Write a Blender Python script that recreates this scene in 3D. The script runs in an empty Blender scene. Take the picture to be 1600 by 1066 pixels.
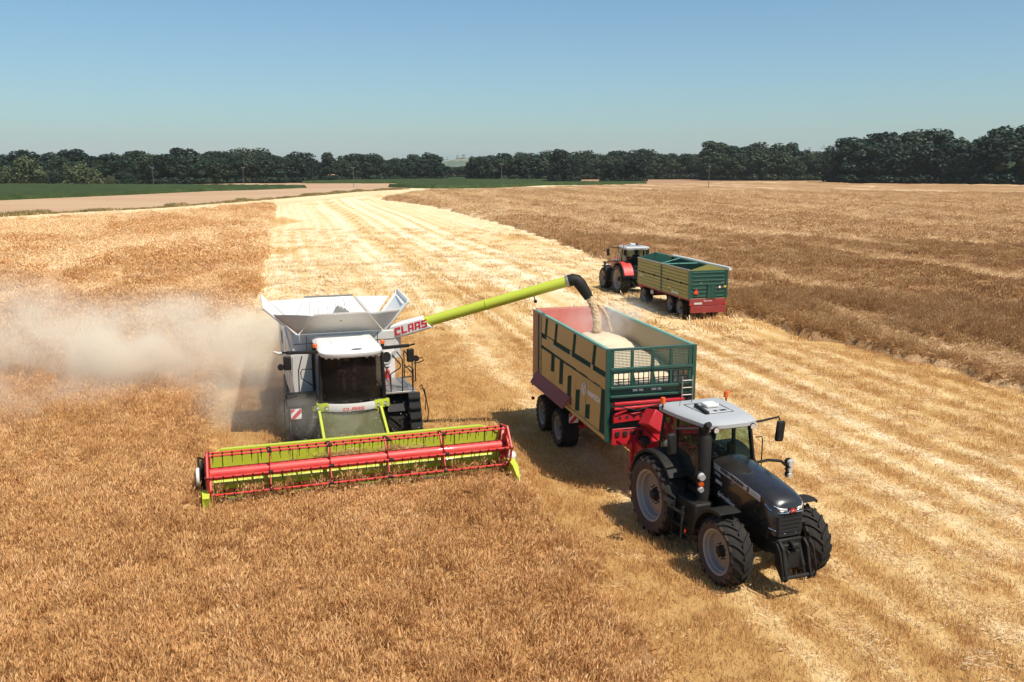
import bpy, bmesh, math, random
import numpy as np
from mathutils import Vector, Matrix
random.seed(7)
RNG = np.random.default_rng(11)
scene = bpy.context.scene
COL = scene.collection
PI = math.pi

# ------------------------------------------------------------------ camera, sky, sun, exposure
cam_d = bpy.data.cameras.new('camera')
cam = bpy.data.objects.new('camera', cam_d); COL.objects.link(cam)
cam.location = (0, 0, 8.74)
cam.rotation_euler = (PI / 2 - 0.195, 0, 0)
cam_d.sensor_width = 36; cam_d.lens = 1376 / 1600 * 36
cam_d.clip_start = 0.2; cam_d.clip_end = 30000
scene.camera = cam

SUN = Vector((0.348, -0.348, 0.870)).normalized()
world = bpy.data.worlds.new('World'); scene.world = world; world.use_nodes = True
wn = world.node_tree.nodes; wl = world.node_tree.links
sky = wn.new('ShaderNodeTexSky'); sky.sky_type = 'NISHITA'; sky.sun_disc = False
sky.sun_elevation = math.asin(SUN.z); sky.sun_rotation = math.atan2(SUN.x, SUN.y)
sky.air_density = 1.0; sky.dust_density = 1.1; sky.ozone_density = 1.0; sky.altitude = 0
bg = wn['Background']; bg.inputs['Strength'].default_value = 0.099
tint = wn.new('ShaderNodeMix'); tint.data_type = 'RGBA'; tint.blend_type = 'MULTIPLY'; tint.inputs[0].default_value = 1.0; tint.inputs[7].default_value = (0.73, 0.97, 1.08, 1)
wl.new(sky.outputs['Color'], tint.inputs[6]); wl.new(tint.outputs[2], bg.inputs['Color'])

sun_d = bpy.data.lights.new('sun', 'SUN'); sun_d.energy = 5.0; sun_d.angle = math.radians(0.53)
sun_d.color = (1.0, 0.945, 0.85)
sun = bpy.data.objects.new('sun', sun_d); COL.objects.link(sun)
sun.rotation_euler = SUN.to_track_quat('Z', 'Y').to_euler(); sun.location = (60, -60, 150)

vs = scene.view_settings
scene.display_settings.display_device = 'sRGB'
vs.view_transform = 'Standard'; vs.look = 'None'; vs.exposure = 0.18; vs.gamma = 1.0; vs.use_curve_mapping = False
scene.cycles.use_denoising = True
scene.cycles.use_adaptive_sampling = True
scene.cycles.adaptive_threshold = 0.02
scene.cycles.max_bounces = 8; scene.cycles.transparent_max_bounces = 12
scene.cycles.volume_bounces = 3
scene.cycles.volume_step_rate = 1.0
scene.cycles.volume_max_steps = 128

# ------------------------------------------------------------------ helpers
def tag(o, label=None, cat=None, group=None, kind=None):
    if label: o['label'] = label
    if cat: o['category'] = cat
    if group: o['group'] = group
    if kind: o['kind'] = kind
    return o

def empty(name, loc=(0, 0, 0), rz=0.0, parent=None):
    o = bpy.data.objects.new(name, None); COL.objects.link(o)
    o.location = loc; o.rotation_euler = (0, 0, rz); o.empty_display_size = 0.3
    if parent: o.parent = parent
    return o

def node_mat(name):
    m = bpy.data.materials.new(name); m.use_nodes = True
    return m, m.node_tree.nodes, m.node_tree.links, m.node_tree.nodes['Principled BSDF']

def paint(name, col, rough=0.4, metal=0.0, dust=0.0, dcol=(0.42, 0.30, 0.17), coat=0.0, dscale=3.0, spec=0.5):
    """paint, plastic or metal with patchy dust and slight roughness variation"""
    m, n, l, b = node_mat(name)
    tc = n.new('ShaderNodeTexCoord')
    no = n.new('ShaderNodeTexNoise'); no.inputs['Scale'].default_value = dscale
    no.inputs['Detail'].default_value = 7; no.inputs['Roughness'].default_value = 0.65
    l.new(tc.outputs['Object'], no.inputs['Vector'])
    rp = n.new('ShaderNodeMapRange'); rp.inputs['From Min'].default_value = 0.38; rp.inputs['From Max'].default_value = 0.72
    rp.inputs['To Min'].default_value = dust * 0.25; rp.inputs['To Max'].default_value = dust
    l.new(no.outputs['Fac'], rp.inputs['Value'])
    mx = n.new('ShaderNodeMix'); mx.data_type = 'RGBA'
    mx.inputs[6].default_value = (*col, 1); mx.inputs[7].default_value = (*dcol, 1)
    l.new(rp.outputs['Result'], mx.inputs[0]); l.new(mx.outputs[2], b.inputs['Base Color'])
    r2 = n.new('ShaderNodeMapRange'); r2.inputs['To Min'].default_value = max(0.05, rough - 0.08); r2.inputs['To Max'].default_value = min(1, rough + 0.22)
    l.new(no.outputs['Fac'], r2.inputs['Value']); l.new(r2.outputs['Result'], b.inputs['Roughness'])
    b.inputs['Metallic'].default_value = metal; b.inputs['Coat Weight'].default_value = coat
    b.inputs['Specular IOR Level'].default_value = spec
    return m

def glass_mat(name, tint, alpha, rough=0.03, base=(0.015, 0.02, 0.02)):
    """pane: part mirror, part tinted see-through"""
    m, n, l, b = node_mat(name)
    out = n['Material Output']
    tr = n.new('ShaderNodeBsdfTransparent'); tr.inputs['Color'].default_value = (*tint, 1)
    b.inputs['Base Color'].default_value = (*base, 1); b.inputs['Roughness'].default_value = rough
    fr = n.new('ShaderNodeFresnel'); fr.inputs['IOR'].default_value = 1.5
    ad = n.new('ShaderNodeMath'); ad.operation = 'ADD'; ad.use_clamp = True; ad.inputs[1].default_value = alpha
    l.new(fr.outputs['Fac'], ad.inputs[0])
    ms = n.new('ShaderNodeMixShader')
    l.new(ad.outputs[0], ms.inputs['Fac']); l.new(tr.outputs[0], ms.inputs[1]); l.new(b.outputs[0], ms.inputs[2])
    l.new(ms.outputs[0], out.inputs['Surface'])
    return m

M = {}
M['black'] = paint('black_paint', (0.010, 0.010, 0.011), 0.22, dust=0.035, coat=0.5)
M['plastic'] = paint('black_plastic', (0.009, 0.009, 0.009), 0.55, dust=0.04, spec=0.25)
M['rubber'] = paint('tyre_rubber', (0.017, 0.016, 0.015), 0.8, dust=0.13, dcol=(0.16, 0.12, 0.08), spec=0.2)
M['sidewall'] = paint('dusty_sidewall', (0.04, 0.03, 0.024), 0.8, dust=0.6, dcol=(0.13, 0.08, 0.048))
M['rim'] = paint('silver_rim', (0.30, 0.285, 0.27), 0.45, metal=0.25, dust=0.22)
M['rimdisc'] = paint('pale_rim_disc', (0.34, 0.27, 0.21), 0.6, dust=0.7, dcol=(0.22, 0.13, 0.075))
M['white'] = paint('white_paint', (0.76, 0.745, 0.71), 0.38, dust=0.32, dcol=(0.58, 0.49, 0.36), coat=0.2)
M['cream'] = paint('grey_white_panel', (0.58, 0.56, 0.52), 0.42, dust=0.45, dcol=(0.52, 0.44, 0.33))
M['cloth'] = paint('white_tarpaulin', (0.58, 0.565, 0.54), 0.8, dust=0.3, dcol=(0.5, 0.46, 0.4))
M['lime'] = paint('lime_paint', (0.46, 0.53, 0.03), 0.4, dust=0.16, dcol=(0.50, 0.40, 0.18), coat=0.1)
M['darklime'] = paint('dusty_lime', (0.05, 0.058, 0.008), 0.75, dust=0.6, dcol=(0.10, 0.08, 0.034), dscale=2.2)  # lime far darker than the frame arms, patched with brown
M['red'] = paint('red_paint', (0.62, 0.018, 0.018), 0.42, dust=0.18, coat=0.15)
M['crimson'] = paint('crimson_chassis_paint', (0.50, 0.006, 0.018), 0.35, dust=0.08, coat=0.2)
M['maroon'] = paint('dull_maroon_paint', (0.25, 0.016, 0.018), 0.5, dust=0.12)
M['green'] = paint('dark_green_paint', (0.003, 0.062, 0.046), 0.35, dust=0.06, coat=0.2)
M['olive'] = paint('olive_gold_paint', (0.42, 0.30, 0.115), 0.32, dust=0.15, metal=0.1, dscale=1.2)
M['ribgreen'] = paint('dark_green_rib', (0.002, 0.050, 0.040), 0.65, dust=0.02, spec=0.12)  # dark green paint of the side frame behind the boards
M['frame2'] = paint('bounce_tinted_frame', (0.44, 0.17, 0.10), 0.5, dust=0.3)  # red-brown frame, warm ground bounce mixed into its colour
M['olive2'] = paint('olive_green_paint', (0.22, 0.21, 0.045), 0.35, dust=0.18)
M['tailred'] = paint('tailgate_red', (0.60, 0.13, 0.11), 0.5, dust=0.4, dcol=(0.62, 0.36, 0.28))
M['inner'] = paint('bare_inner_steel', (0.36, 0.31, 0.18), 0.5, dust=0.3, dcol=(0.5, 0.42, 0.3))
M['roofgrey'] = paint('grey_roof_plastic', (0.38, 0.385, 0.385), 0.42, dust=0.08)
M['dark'] = paint('flat_black', (0.012, 0.012, 0.012), 0.8)  # matt black for dark parts, seams and openings
M['steel'] = paint('worn_steel', (0.38, 0.36, 0.33), 0.4, metal=0.7, dust=0.2)
M['chrome'] = paint('chrome', (0.75, 0.75, 0.76), 0.12, metal=1.0)
M['orange'] = paint('orange_lens', (0.75, 0.11, 0.01), 0.2, coat=0.4)
M['redlens'] = paint('red_lens', (0.6, 0.02, 0.01), 0.2, coat=0.4)
M['lamp'] = paint('lamp_lens', (0.72, 0.70, 0.66), 0.1, metal=0.4, coat=0.5)
M['silver'] = paint('silver_decal', (0.50, 0.51, 0.52), 0.35, metal=0.3)
M['textwhite'] = paint('white_print', (0.75, 0.75, 0.73), 0.5)
M['textred'] = paint('red_print', (0.60, 0.02, 0.02), 0.45)
M['textdark'] = paint('dark_print', (0.02, 0.02, 0.02), 0.5)
M['yellow'] = paint('yellow_print', (0.75, 0.46, 0.03), 0.5)
M['seat'] = paint('seat_cloth', (0.03, 0.033, 0.033), 0.9)
M['skin'] = paint('skin', (0.45, 0.24, 0.16), 0.55)
M['shirt'] = paint('dark_shirt', (0.04, 0.05, 0.07), 0.9)
M['shorts'] = paint('khaki_shorts', (0.16, 0.13, 0.09), 0.9)
M['hair'] = paint('brown_hair', (0.05, 0.03, 0.018), 0.7)
M['cap'] = paint('tan_cap', (0.55, 0.42, 0.16), 0.8)
M['wood'] = paint('weathered_pole', (0.12, 0.10, 0.08), 0.9)
M['bark'] = paint('bark', (0.07, 0.055, 0.04), 0.95)
M['glass'] = glass_mat('cab_glass', (0.62, 0.78, 0.74), 0.05)
M['darkglass'] = glass_mat('tinted_cab_glass', (0.60, 0.53, 0.47), 0.16, base=(.085, .062, .05), rough=.08)
M['wall'] = paint('house_wall', (0.7, 0.67, 0.62), 0.8)
M['tile'] = paint('house_roof', (0.3, 0.12, 0.08), 0.8)

class MB:
    def __init__(s): s.v = []; s.f = []; s.m = []
    def add(s, vs, fs, mat=0):
        o = len(s.v); s.v.extend([tuple(p) for p in vs])
        s.f.extend([tuple(i + o for i in f) for f in fs]); s.m.extend([mat] * len(fs)); return s
    def box(s, cx, cy, cz, sx, sy, sz, mat=0, R=None):
        P = [Vector((x * sx / 2, y * sy / 2, z * sz / 2)) for x in (-1, 1) for y in (-1, 1) for z in (-1, 1)]
        if R is not None: P = [R @ p for p in P]
        c = Vector((cx, cy, cz))
        return s.add([p + c for p in P], [(0, 1, 3, 2), (4, 6, 7, 5), (0, 4, 5, 1), (2, 3, 7, 6), (0, 2, 6, 4), (1, 5, 7, 3)], mat)
    def bx(s, x0, x1, y0, y1, z0, z1, mat=0):
        return s.box((x0 + x1) / 2, (y0 + y1) / 2, (z0 + z1) / 2, abs(x1 - x0), abs(y1 - y0), abs(z1 - z0), mat)
    def beam(s, p0, p1, w, h, mat=0, up=(0, 0, 1)):
        p0 = Vector(p0); p1 = Vector(p1); d = (p1 - p0); L = d.length; d.normalize()
        u = Vector(up); x = d.cross(u)
        if x.length < 1e-4: x = d.cross(Vector((1, 0, 0)))
        x.normalize(); z = x.cross(d)
        R = Matrix((x, d, z)).transposed()
        c = (p0 + p1) / 2
        return s.box(c.x, c.y, c.z, w, L, h, mat, R)
    def cyl(s, p0, p1, r0, r1=None, n=12, mat=0, caps=True):
        if r1 is None: r1 = r0
        return s.tube([p0, p1], [r0, r1], n, mat, caps)
    def tube(s, pts, r, n=6, mat=0, caps=True):
        pts = [Vector(p) for p in pts]; k = len(pts)
        rs = r if isinstance(r, (list, tuple)) else [r] * k
        rings = []; ref = None
        for i, p in enumerate(pts):
            a = pts[max(i - 1, 0)]; b = pts[min(i + 1, k - 1)]; d = (b - a).normalized()
            if ref is None:
                ref = d.cross(Vector((0, 0, 1)))
                if ref.length < 1e-3: ref = d.cross(Vector((1, 0, 0)))
            else: ref = ref - d * ref.dot(d)
            ref.normalize(); q = d.cross(ref)
            rings.append([p + (ref * math.cos(2 * PI * j / n) + q * math.sin(2 * PI * j / n)) * rs[i] for j in range(n)])
        return s.loft(rings, mat, caps)
    def loft(s, rings, mat=0, caps=True, closed=True):
        n = len(rings[0]); vs = [p for r in rings for p in r]; fs = []
        for i in range(len(rings) - 1):
            for j in range(n if closed else n - 1):
                fs.append((i * n + j, i * n + (j + 1) % n, (i + 1) * n + (j + 1) % n, (i + 1) * n + j))
        if caps:
            fs.append(tuple(range(n))[::-1]); o = (len(rings) - 1) * n; fs.append(tuple(o + j for j in range(n)))
        return s.add(vs, fs, mat)
    def prism(s, pts, ax, a, b, mat=0):
        if ax == 'x': P = lambda p, t: (t, p[0], p[1])
        elif ax == 'y': P = lambda p, t: (p[0], t, p[1])
        else: P = lambda p, t: (p[0], p[1], t)
        return s.loft([[P(p, a) for p in pts], [P(p, b) for p in pts]], mat)
    def lathe(s, prof, c=(0, 0, 0), n=32, mats=None):
        """profile of (x, r) about the x axis through c"""
        for i in range(len(prof) - 1):
            (x0, r0), (x1, r1) = prof[i], prof[i + 1]
            vs = []
            for (x, r) in ((x0, r0), (x1, r1)):
                for j in range(n):
                    t = 2 * PI * j / n; vs.append((c[0] + x, c[1] + r * math.cos(t), c[2] + r * math.sin(t)))
            s.add(vs, [(j, (j + 1) % n, n + (j + 1) % n, n + j) for j in range(n)], mats[i] if mats else 0)
        return s
    def sheet(s, pts, th, nrm, mat=0):
        """a plate: outline pts given thickness th along nrm"""
        n = Vector(nrm).normalized() * th
        return s.loft([[Vector(p) for p in pts], [Vector(p) + n for p in pts]], mat)
    def sphere(s, c, r, n=10, mat=0, sz=1.0):
        rings = []
        for i in range(1, n // 2 + 1):
            a = PI * i / (n // 2 + 1)
            rings.append([(c[0] + r * math.sin(a) * math.cos(2 * PI * j / n), c[1] + r * math.sin(a) * math.sin(2 * PI * j / n), c[2] + r * sz * math.cos(a)) for j in range(n)])
        return s.loft(rings, mat)
    def mesh(s, name, mats, smooth=35, recalc=True, merge=0.0):
        me = bpy.data.meshes.new(name); me.from_pydata(s.v, [], s.f)
        for m in (mats if isinstance(mats, (list, tuple)) else [mats]): me.materials.append(M[m] if isinstance(m, str) else m)
        me.polygons.foreach_set('material_index', s.m)
        bm = bmesh.new(); bm.from_mesh(me)
        if merge: bmesh.ops.remove_doubles(bm, verts=bm.verts, dist=merge)
        if recalc: bmesh.ops.recalc_face_normals(bm, faces=bm.faces)
        bm.to_mesh(me); bm.free()
        if smooth:
            me.shade_smooth(); me.set_sharp_from_angle(angle=math.radians(smooth))
        me.update(); return me
    def build(s, name, mats, parent=None, loc=None, rot=None, smooth=35, bevel=0.0, merge=0.0):
        o = bpy.data.objects.new(name, s.mesh(name, mats, smooth, merge=merge)); COL.objects.link(o)
        if parent: o.parent = parent
        if loc: o.location = loc
        if rot: o.rotation_euler = rot
        if bevel:
            b = o.modifiers.new('bevel', 'BEVEL'); b.width = bevel; b.segments = 2; b.limit_method = 'ANGLE'; b.angle_limit = math.radians(40)
        return o

def inst(me, name, parent=None, loc=(0, 0, 0), rot=(0, 0, 0), scale=None):
    o = bpy.data.objects.new(name, me); COL.objects.link(o); o.location = loc; o.rotation_euler = rot
    if parent: o.parent = parent
    if scale: o.scale = scale if isinstance(scale, (tuple, list)) else (scale,) * 3
    return o

def lettering(txt, mat, size, parent, mtx, bold=0.0, shear=0.0, extrude=0.002, space=1.0, align='CENTER', name='lettering'):
    """flat print: text turned into a thin mesh. mtx maps text x/y to the local frame"""
    cu = bpy.data.curves.new(name, 'FONT'); cu.body = txt; cu.size = size; cu.offset = bold; cu.shear = shear
    cu.extrude = extrude; cu.space_character = space; cu.align_x = align; cu.align_y = 'CENTER'; cu.resolution_u = 3
    t = bpy.data.objects.new(name, cu); COL.objects.link(t)
    dg = bpy.context.evaluated_depsgraph_get()
    me = bpy.data.meshes.new_from_object(t.evaluated_get(dg)); bpy.data.objects.remove(t); bpy.data.curves.remove(cu)
    me.materials.clear(); me.materials.append(M[mat]); me.name = name
    o = bpy.data.objects.new(name, me); COL.objects.link(o); o.parent = parent; o.matrix_local = mtx
    return o

def frame(origin, xdir, ydir):
    x = Vector(xdir).normalized(); z = x.cross(Vector(ydir)).normalized(); y = z.cross(x)
    m = Matrix((x, y, z)).transposed().to_4x4(); m.translation = Vector(origin); return m

def hash2(ix, iy, seed):
    h = (ix.astype(np.int64) * 374761393 + iy.astype(np.int64) * 668265263 + seed * 974711) & 0xffffffff
    h = ((h ^ (h >> 13)) * 1274126177) & 0xffffffff
    return ((h ^ (h >> 16)) & 0xffff) / 65535.0
def vnoise(x, y, seed=0):
    x = np.asarray(x, float); y = np.asarray(y, float)
    ix = np.floor(x); iy = np.floor(y); fx = x - ix; fy = y - iy
    fx = fx * fx * (3 - 2 * fx); fy = fy * fy * (3 - 2 * fy)
    a = hash2(ix, iy, seed); b = hash2(ix + 1, iy, seed); c = hash2(ix, iy + 1, seed); d = hash2(ix + 1, iy + 1, seed)
    return (a * (1 - fx) + b * fx) * (1 - fy) + (c * (1 - fx) + d * fx) * fy
def fbm(x, y, seed=0, o=4):
    t = 0; a = .5
    for k in range(o): t = t + a * vnoise(x * 2 ** k, y * 2 ** k, seed + k); a *= .5
    return t / (1 - .5 ** o)
def sstep(a, b, x): t = np.clip((x - a) / (b - a), 0, 1); return t * t * (3 - 2 * t)
def inpoly(x, y, poly):
    r = np.zeros(x.shape, bool); n = len(poly); j = n - 1
    for i in range(n):
        xi, yi = poly[i]; xj, yj = poly[j]
        c = ((yi > y) != (yj > y)) & (x < (xj - xi) * (y - yi) / (yj - yi + 1e-12) + xi); r ^= c; j = i
    return r

# ------------------------------------------------------------------ layout of the place (metres; camera over the origin, looking along +Y)
FA = 0.2515; CA, SA = math.cos(FA), math.sin(FA)            # direction of the crop rows
COMB = (-4.76, 25.51, 0.315); TRAC = (4.473, 20.54, 0.35); TRAI = (3.732, 22.986, 0.257); RIG = (11.33, 51.03, 0.2527)
def ST(X, Y): return X * CA + Y * SA, -X * SA + Y * CA      # across / along the rows
def comb_local(X, Y):
    a = COMB[2]; dx = X - COMB[0]; dy = Y - COMB[1]
    return -dx * math.cos(a) - dy * math.sin(a), dx * math.sin(a) - dy * math.cos(a)
W1FAR = [(-400, 60), (-88.5, 111.1), (-81.2, 140.6), (-67.3, 170.0), (-55.9, 207.3)]
W1POLY = W1FAR + [(-19, 68), (-2.6, 0), (40, -60), (-400, -60)]
W2EDGE = [(40, -12), (29, 10), (24, 22), (20.3, 33.9), (19.3, 36.9), (12.9, 52.4), (11.6, 60), (10.6, 68.2), (8.5, 89.6), (4.8, 111.1), (0, 134.4), (-7, 161), (-17.6, 203.9), (-35.1, 244.4)]
W2FAR = [(-34.1, 297.4), (-28.7, 333.5), (0, 373.8), (64.6, 451.4), (150, 545), (191.4, 545.2), (176.4, 465.0), (247.7, 432.5), (318.4, 404.3), (620, 380), (620, -12)]
W2POLY = W2EDGE + W2FAR
def in_w1(X, Y):
    s, t = ST(X, Y); cx, cy = comb_local(X, Y)
    wob = (vnoise(t * .9, s * .1, 5) - .5) * .35
    a = (s < -2.25 + wob) & inpoly(X, Y, W1FAR + [(-12, 66.8), (60, -60), (-400, -60)])
    b = (s < 5.9 + wob * 2) & (cy > 3.06) & (Y > -20)
    hdr = (cx < 4.28) & (cx > -3.98) & (cy < 3.06) & (cy > -30)
    return (a & ~hdr) | b
def in_w2(X, Y):
    s, t = ST(X, Y); wob = (vnoise(t * .5, s * .3, 9) - .5) * 1.6
    return inpoly(X - wob * CA, Y - wob * SA, W2POLY)
def lodge(X, Y):
    """where the standing crop is beaten down (pale, low): streaks along the rows"""
    s, t = ST(X, Y)
    a = .60 * fbm(s * .22, t * .018, 31) + .40 * fbm(s * .6, t * .16, 41, 3) + .05 * sstep(50, 140, Y)
    b = .60 * fbm(s * .10, t * .045, 32) + .40 * fbm(s * .45, t * .22, 42, 3) + .07 * sstep(40, 90, Y)
    return sstep(.50, .66, np.where(s > 15, a, b))
def crop_h(X, Y):
    s, t = ST(X, Y)
    h = .56 + .16 * (fbm(s * .25, t * .12, 17) - .5) - .30 * lodge(X, Y) * sstep(22, 40, Y)
    cx, cy = comb_local(X, Y); h = h * (1 - .34 * (1 - sstep(3.7, 5.4, cy)) * sstep(3.28, 3.42, cy) * (cx < 4.4) * (cx > -4.1))
    tram = np.minimum(np.abs(s + 14.3 + .8 * np.sin(t * .02)), np.abs(s + 12.2 + .8 * np.sin(t * .02)))       # the two wheel tracks in the left crop
    return np.where((tram < .40) & (s < -5), .12, h)
def straw(X, Y):
    """0 bare brown stubble .. 1 pale straw cover"""
    s, t = ST(X, Y)
    w = s + .25 * np.sin(t * .07) + .3 * (vnoise(t * .05, s * .05, 71) - .5)
    rows = .5 + .5 * np.sin(w * 2 * PI / 1.45)
    amp = .35 + .65 * vnoise(s * .22, t * .03, 72)
    st = vnoise(w * 1.05, t * .012, 73) * .5 + vnoise(w * 2.6, t * .03, 74) * .5
    far = sstep(28, 75, t)
    p = .43 + .33 * far + (.52 - .30 * far) * (rows - .5) * amp + (.40 - .05 * far) * (st - .5) + .24 * (fbm(s * .8, t * .35, 75, 3) - .5)
    for c, a in ((8.7, .35), (15.9, .40), (18.8, .38), (21.6, .25)):
        p = p + a * np.exp(-((w - c) / .38) ** 2) * (.5 + .5 * vnoise(t * .15, s * 0 + c, 76))
    for c in (10.6, 11.3, 12.3, 14.6, 20.2, 22.4):                # wheel tracks pressed through the straw
        p = p - .50 * np.exp(-((w - c) / .22) ** 2) * (.45 + .55 * vnoise(t * .06, s * 0 + c, 77))
    p = p - .45 * sstep(.66, .80, fbm(s * .14, t * .05, 78, 3)) * far
    brown = sstep(9.0, 7.0, s + (vnoise(t * .4, s * .5, 4) - .5) * 1.8) * sstep(62, 38, t)
    p = p * (1 - .78 * brown)
    edge = sstep(24.5, 27.5, s) * sstep(80, 40, t); p = p - .22 * edge
    return np.clip(p, 0, 1)

# ------------------------------------------------------------------ ground materials
def field_mat(name, cols, fine=60, streak=True, bump=.3, attr='tone', speck=None, rough=.95):
    """colour from a per-vertex field map plus fine grain stretched along the rows"""
    m, n, l, b = node_mat(name)
    tc = n.new('ShaderNodeTexCoord')
    mp = n.new('ShaderNodeMapping'); mp.inputs['Rotation'].default_value = (0, 0, -FA)
    mp.inputs['Scale'].default_value = (1, .35 if streak else 1, 1)
    l.new(tc.outputs['Object'], mp.inputs['Vector'])
    at = n.new('ShaderNodeAttribute'); at.attribute_name = attr
    n1 = n.new('ShaderNodeTexNoise'); n1.inputs['Scale'].default_value = 2.2; n1.inputs['Detail'].default_value = 9; n1.inputs['Roughness'].default_value = .72
    l.new(mp.outputs[0], n1.inputs['Vector'])
    a1 = n.new('ShaderNodeMath'); a1.operation = 'MULTIPLY_ADD'; a1.inputs[1].default_value = .9; a1.inputs[2].default_value = -.45
    l.new(n1.outputs['Fac'], a1.inputs[0])
    a2 = n.new('ShaderNodeMath'); a2.operation = 'ADD'; a2.use_clamp = True
    l.new(at.outputs['Fac'], a2.inputs[0]); l.new(a1.outputs[0], a2.inputs[1])
    rp = n.new('ShaderNodeValToRGB'); e = rp.color_ramp.elements
    while len(e) < len(cols): e.new(.5)
    for k, (p, c) in enumerate(cols): e[k].position = p; e[k].color = (*c, 1)
    l.new(a2.outputs[0], rp.inputs['Fac'])
    last = rp.outputs['Color']
    if speck:  # dark flecks painted in for shade between plants and clods
        n2 = n.new('ShaderNodeTexNoise'); n2.inputs['Scale'].default_value = fine; n2.inputs['Detail'].default_value = 4
        l.new(mp.outputs[0], n2.inputs['Vector'])
        r2 = n.new('ShaderNodeMapRange'); r2.inputs['From Min'].default_value = .56; r2.inputs['From Max'].default_value = .70; r2.inputs['To Max'].default_value = .75
        l.new(n2.outputs['Fac'], r2.inputs['Value'])
        mx = n.new('ShaderNodeMix'); mx.data_type = 'RGBA'; mx.inputs[7].default_value = (*speck, 1)
        l.new(r2.outputs['Result'], mx.inputs[0]); l.new(last, mx.inputs[6]); last = mx.outputs[2]
    l.new(last, b.inputs['Base Color']); b.inputs['Roughness'].default_value = rough; b.inputs['Specular IOR Level'].default_value = .1
    if bump:
        n3 = n.new('ShaderNodeTexNoise'); n3.inputs['Scale'].default_value = 9; n3.inputs['Detail'].default_value = 8; n3.inputs['Roughness'].default_value = .7
        l.new(mp.outputs[0], n3.inputs['Vector'])
        bp = n.new('ShaderNodeBump'); bp.inputs['Strength'].default_value = bump; bp.inputs['Distance'].default_value = .12
        l.new(n3.outputs['Fac'], bp.inputs['Height']); l.new(bp.outputs[0], b.inputs['Normal'])
    return m

M['stubble'] = field_mat('stubble_ground', [(0, (.44, .245, .085)), (.35, (.56, .345, .135)), (.62, (.70, .50, .245)), (1, (.84, .71, .49))], fine=14, speck=(.30, .16, .055), bump=.7)
M['canopy'] = field_mat('ripe_crop', [(0, (.33, .17, .068)), (.45, (.50, .29, .135)), (.75, (.62, .42, .235)), (1, (.76, .60, .39))], fine=9, speck=(.26, .125, .042), bump=.9)
M['canopy2'] = field_mat('brown_crop', [(0, (.25, .132, .056)), (.45, (.40, .235, .112)), (.75, (.53, .35, .19)), (1, (.68, .51, .31))], fine=7, speck=(.17, .085, .035), bump=1.0)
M['maize'] = field_mat('maize_green', [(0, (.022, .036, .010)), (.5, (.042, .062, .018)), (1, (.075, .098, .032))], fine=3, speck=(.012, .03, .012), bump=.8)
M['farcrop'] = field_mat('far_crop', [(0, (.34, .20, .11)), (.5, (.44, .28, .165)), (1, (.54, .38, .24))], bump=.2)
M['track'] = field_mat('straw_track', [(0, (.52, .36, .18)), (.5, (.70, .53, .30)), (1, (.78, .63, .38))], bump=.3)

def grid_patch(name, inside, zf, tonef, mat, r0, r1, ang, dr=.012, da=.0048, skirt=True, kind='structure', label=None, cat=None):
    """a field as a sheet whose mesh gets coarser with distance; its cut edge drops to the ground"""
    nr = int(math.log(r1 / r0) / dr); na = int((ang[1] - ang[0]) / da)
    R = r0 * np.exp(np.arange(nr + 1) * dr); A = np.linspace(ang[0], ang[1], na + 1)
    RR, AA = np.meshgrid(R, A, indexing='ij'); X = RR * np.sin(AA); Y = RR * np.cos(AA)
    ins = inside(X, Y) if inside else np.ones(X.shape, bool)
    Z = np.where(ins, zf(X, Y), -.02 if skirt else zf(X, Y))
    q = ins[:-1, :-1] | ins[1:, :-1] | ins[1:, 1:] | ins[:-1, 1:]
    idx = np.arange(X.size).reshape(X.shape)
    F = np.stack([idx[:-1, :-1], idx[:-1, 1:], idx[1:, 1:], idx[1:, :-1]], -1)[q]
    used, inv = np.unique(F, return_inverse=True); F = inv.reshape(F.shape)
    V = np.stack([X, Y, Z], -1).reshape(-1, 3)[used]; T = tonef(X, Y).reshape(-1)[used]
    me = bpy.data.meshes.new(name); me.vertices.add(len(V)); me.vertices.foreach_set('co', V.astype(np.float32).ravel())
    me.loops.add(F.size); me.loops.foreach_set('vertex_index', F.astype(np.int32).ravel())
    me.polygons.add(len(F)); me.polygons.foreach_set('loop_start', np.arange(0, F.size, 4, dtype=np.int32))
    me.update(calc_edges=True); me.validate()
    at = me.attributes.new('tone', 'FLOAT', 'POINT'); at.data.foreach_set('value', T.astype(np.float32))
    me.materials.append(M[mat])
    if me.polygons[0].normal.z < 0: me.flip_normals()
    o = bpy.data.objects.new(name, me); COL.objects.link(o); tag(o, label, cat, None, kind); return o

# ground: one sheet to the horizon, finer in the part of the field in view
gm = MB(); gm.add([(-9000, -3000, -.12), (9000, -3000, -.12), (9000, 9000, -.12), (-9000, 9000, -.12)], [(0, 1, 2, 3)])
go = gm.build('terrain', 'farcrop', smooth=0); tag(go, kind='structure')
grid_patch('stubble_field', None, lambda X, Y: .0 + (.05 * (fbm(X * .9, Y * .9, 2, 3) - .5) + .07 * (straw(X, Y) - .5)) * sstep(90, 40, np.hypot(X, Y)), straw, 'stubble', 4, 470, (-1.2, 1.2), dr=.010, da=.0035, skirt=False)
grid_patch('wheat_ground_near', in_w1, lambda X, Y: np.where(np.hypot(X, Y) < 60, .60, .82) * crop_h(X, Y) + .03 * (vnoise(X * 3, Y * 3, 6) - .5), lambda X, Y: .22 + .55 * lodge(X, Y) * sstep(22, 40, Y) + .25 * (fbm(X * .3, Y * .3, 12) - .5) + .20 * sstep(42, 110, Y), 'canopy', 8, 420, (-1.25, .5)).name = 'wheat_field'
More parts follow.
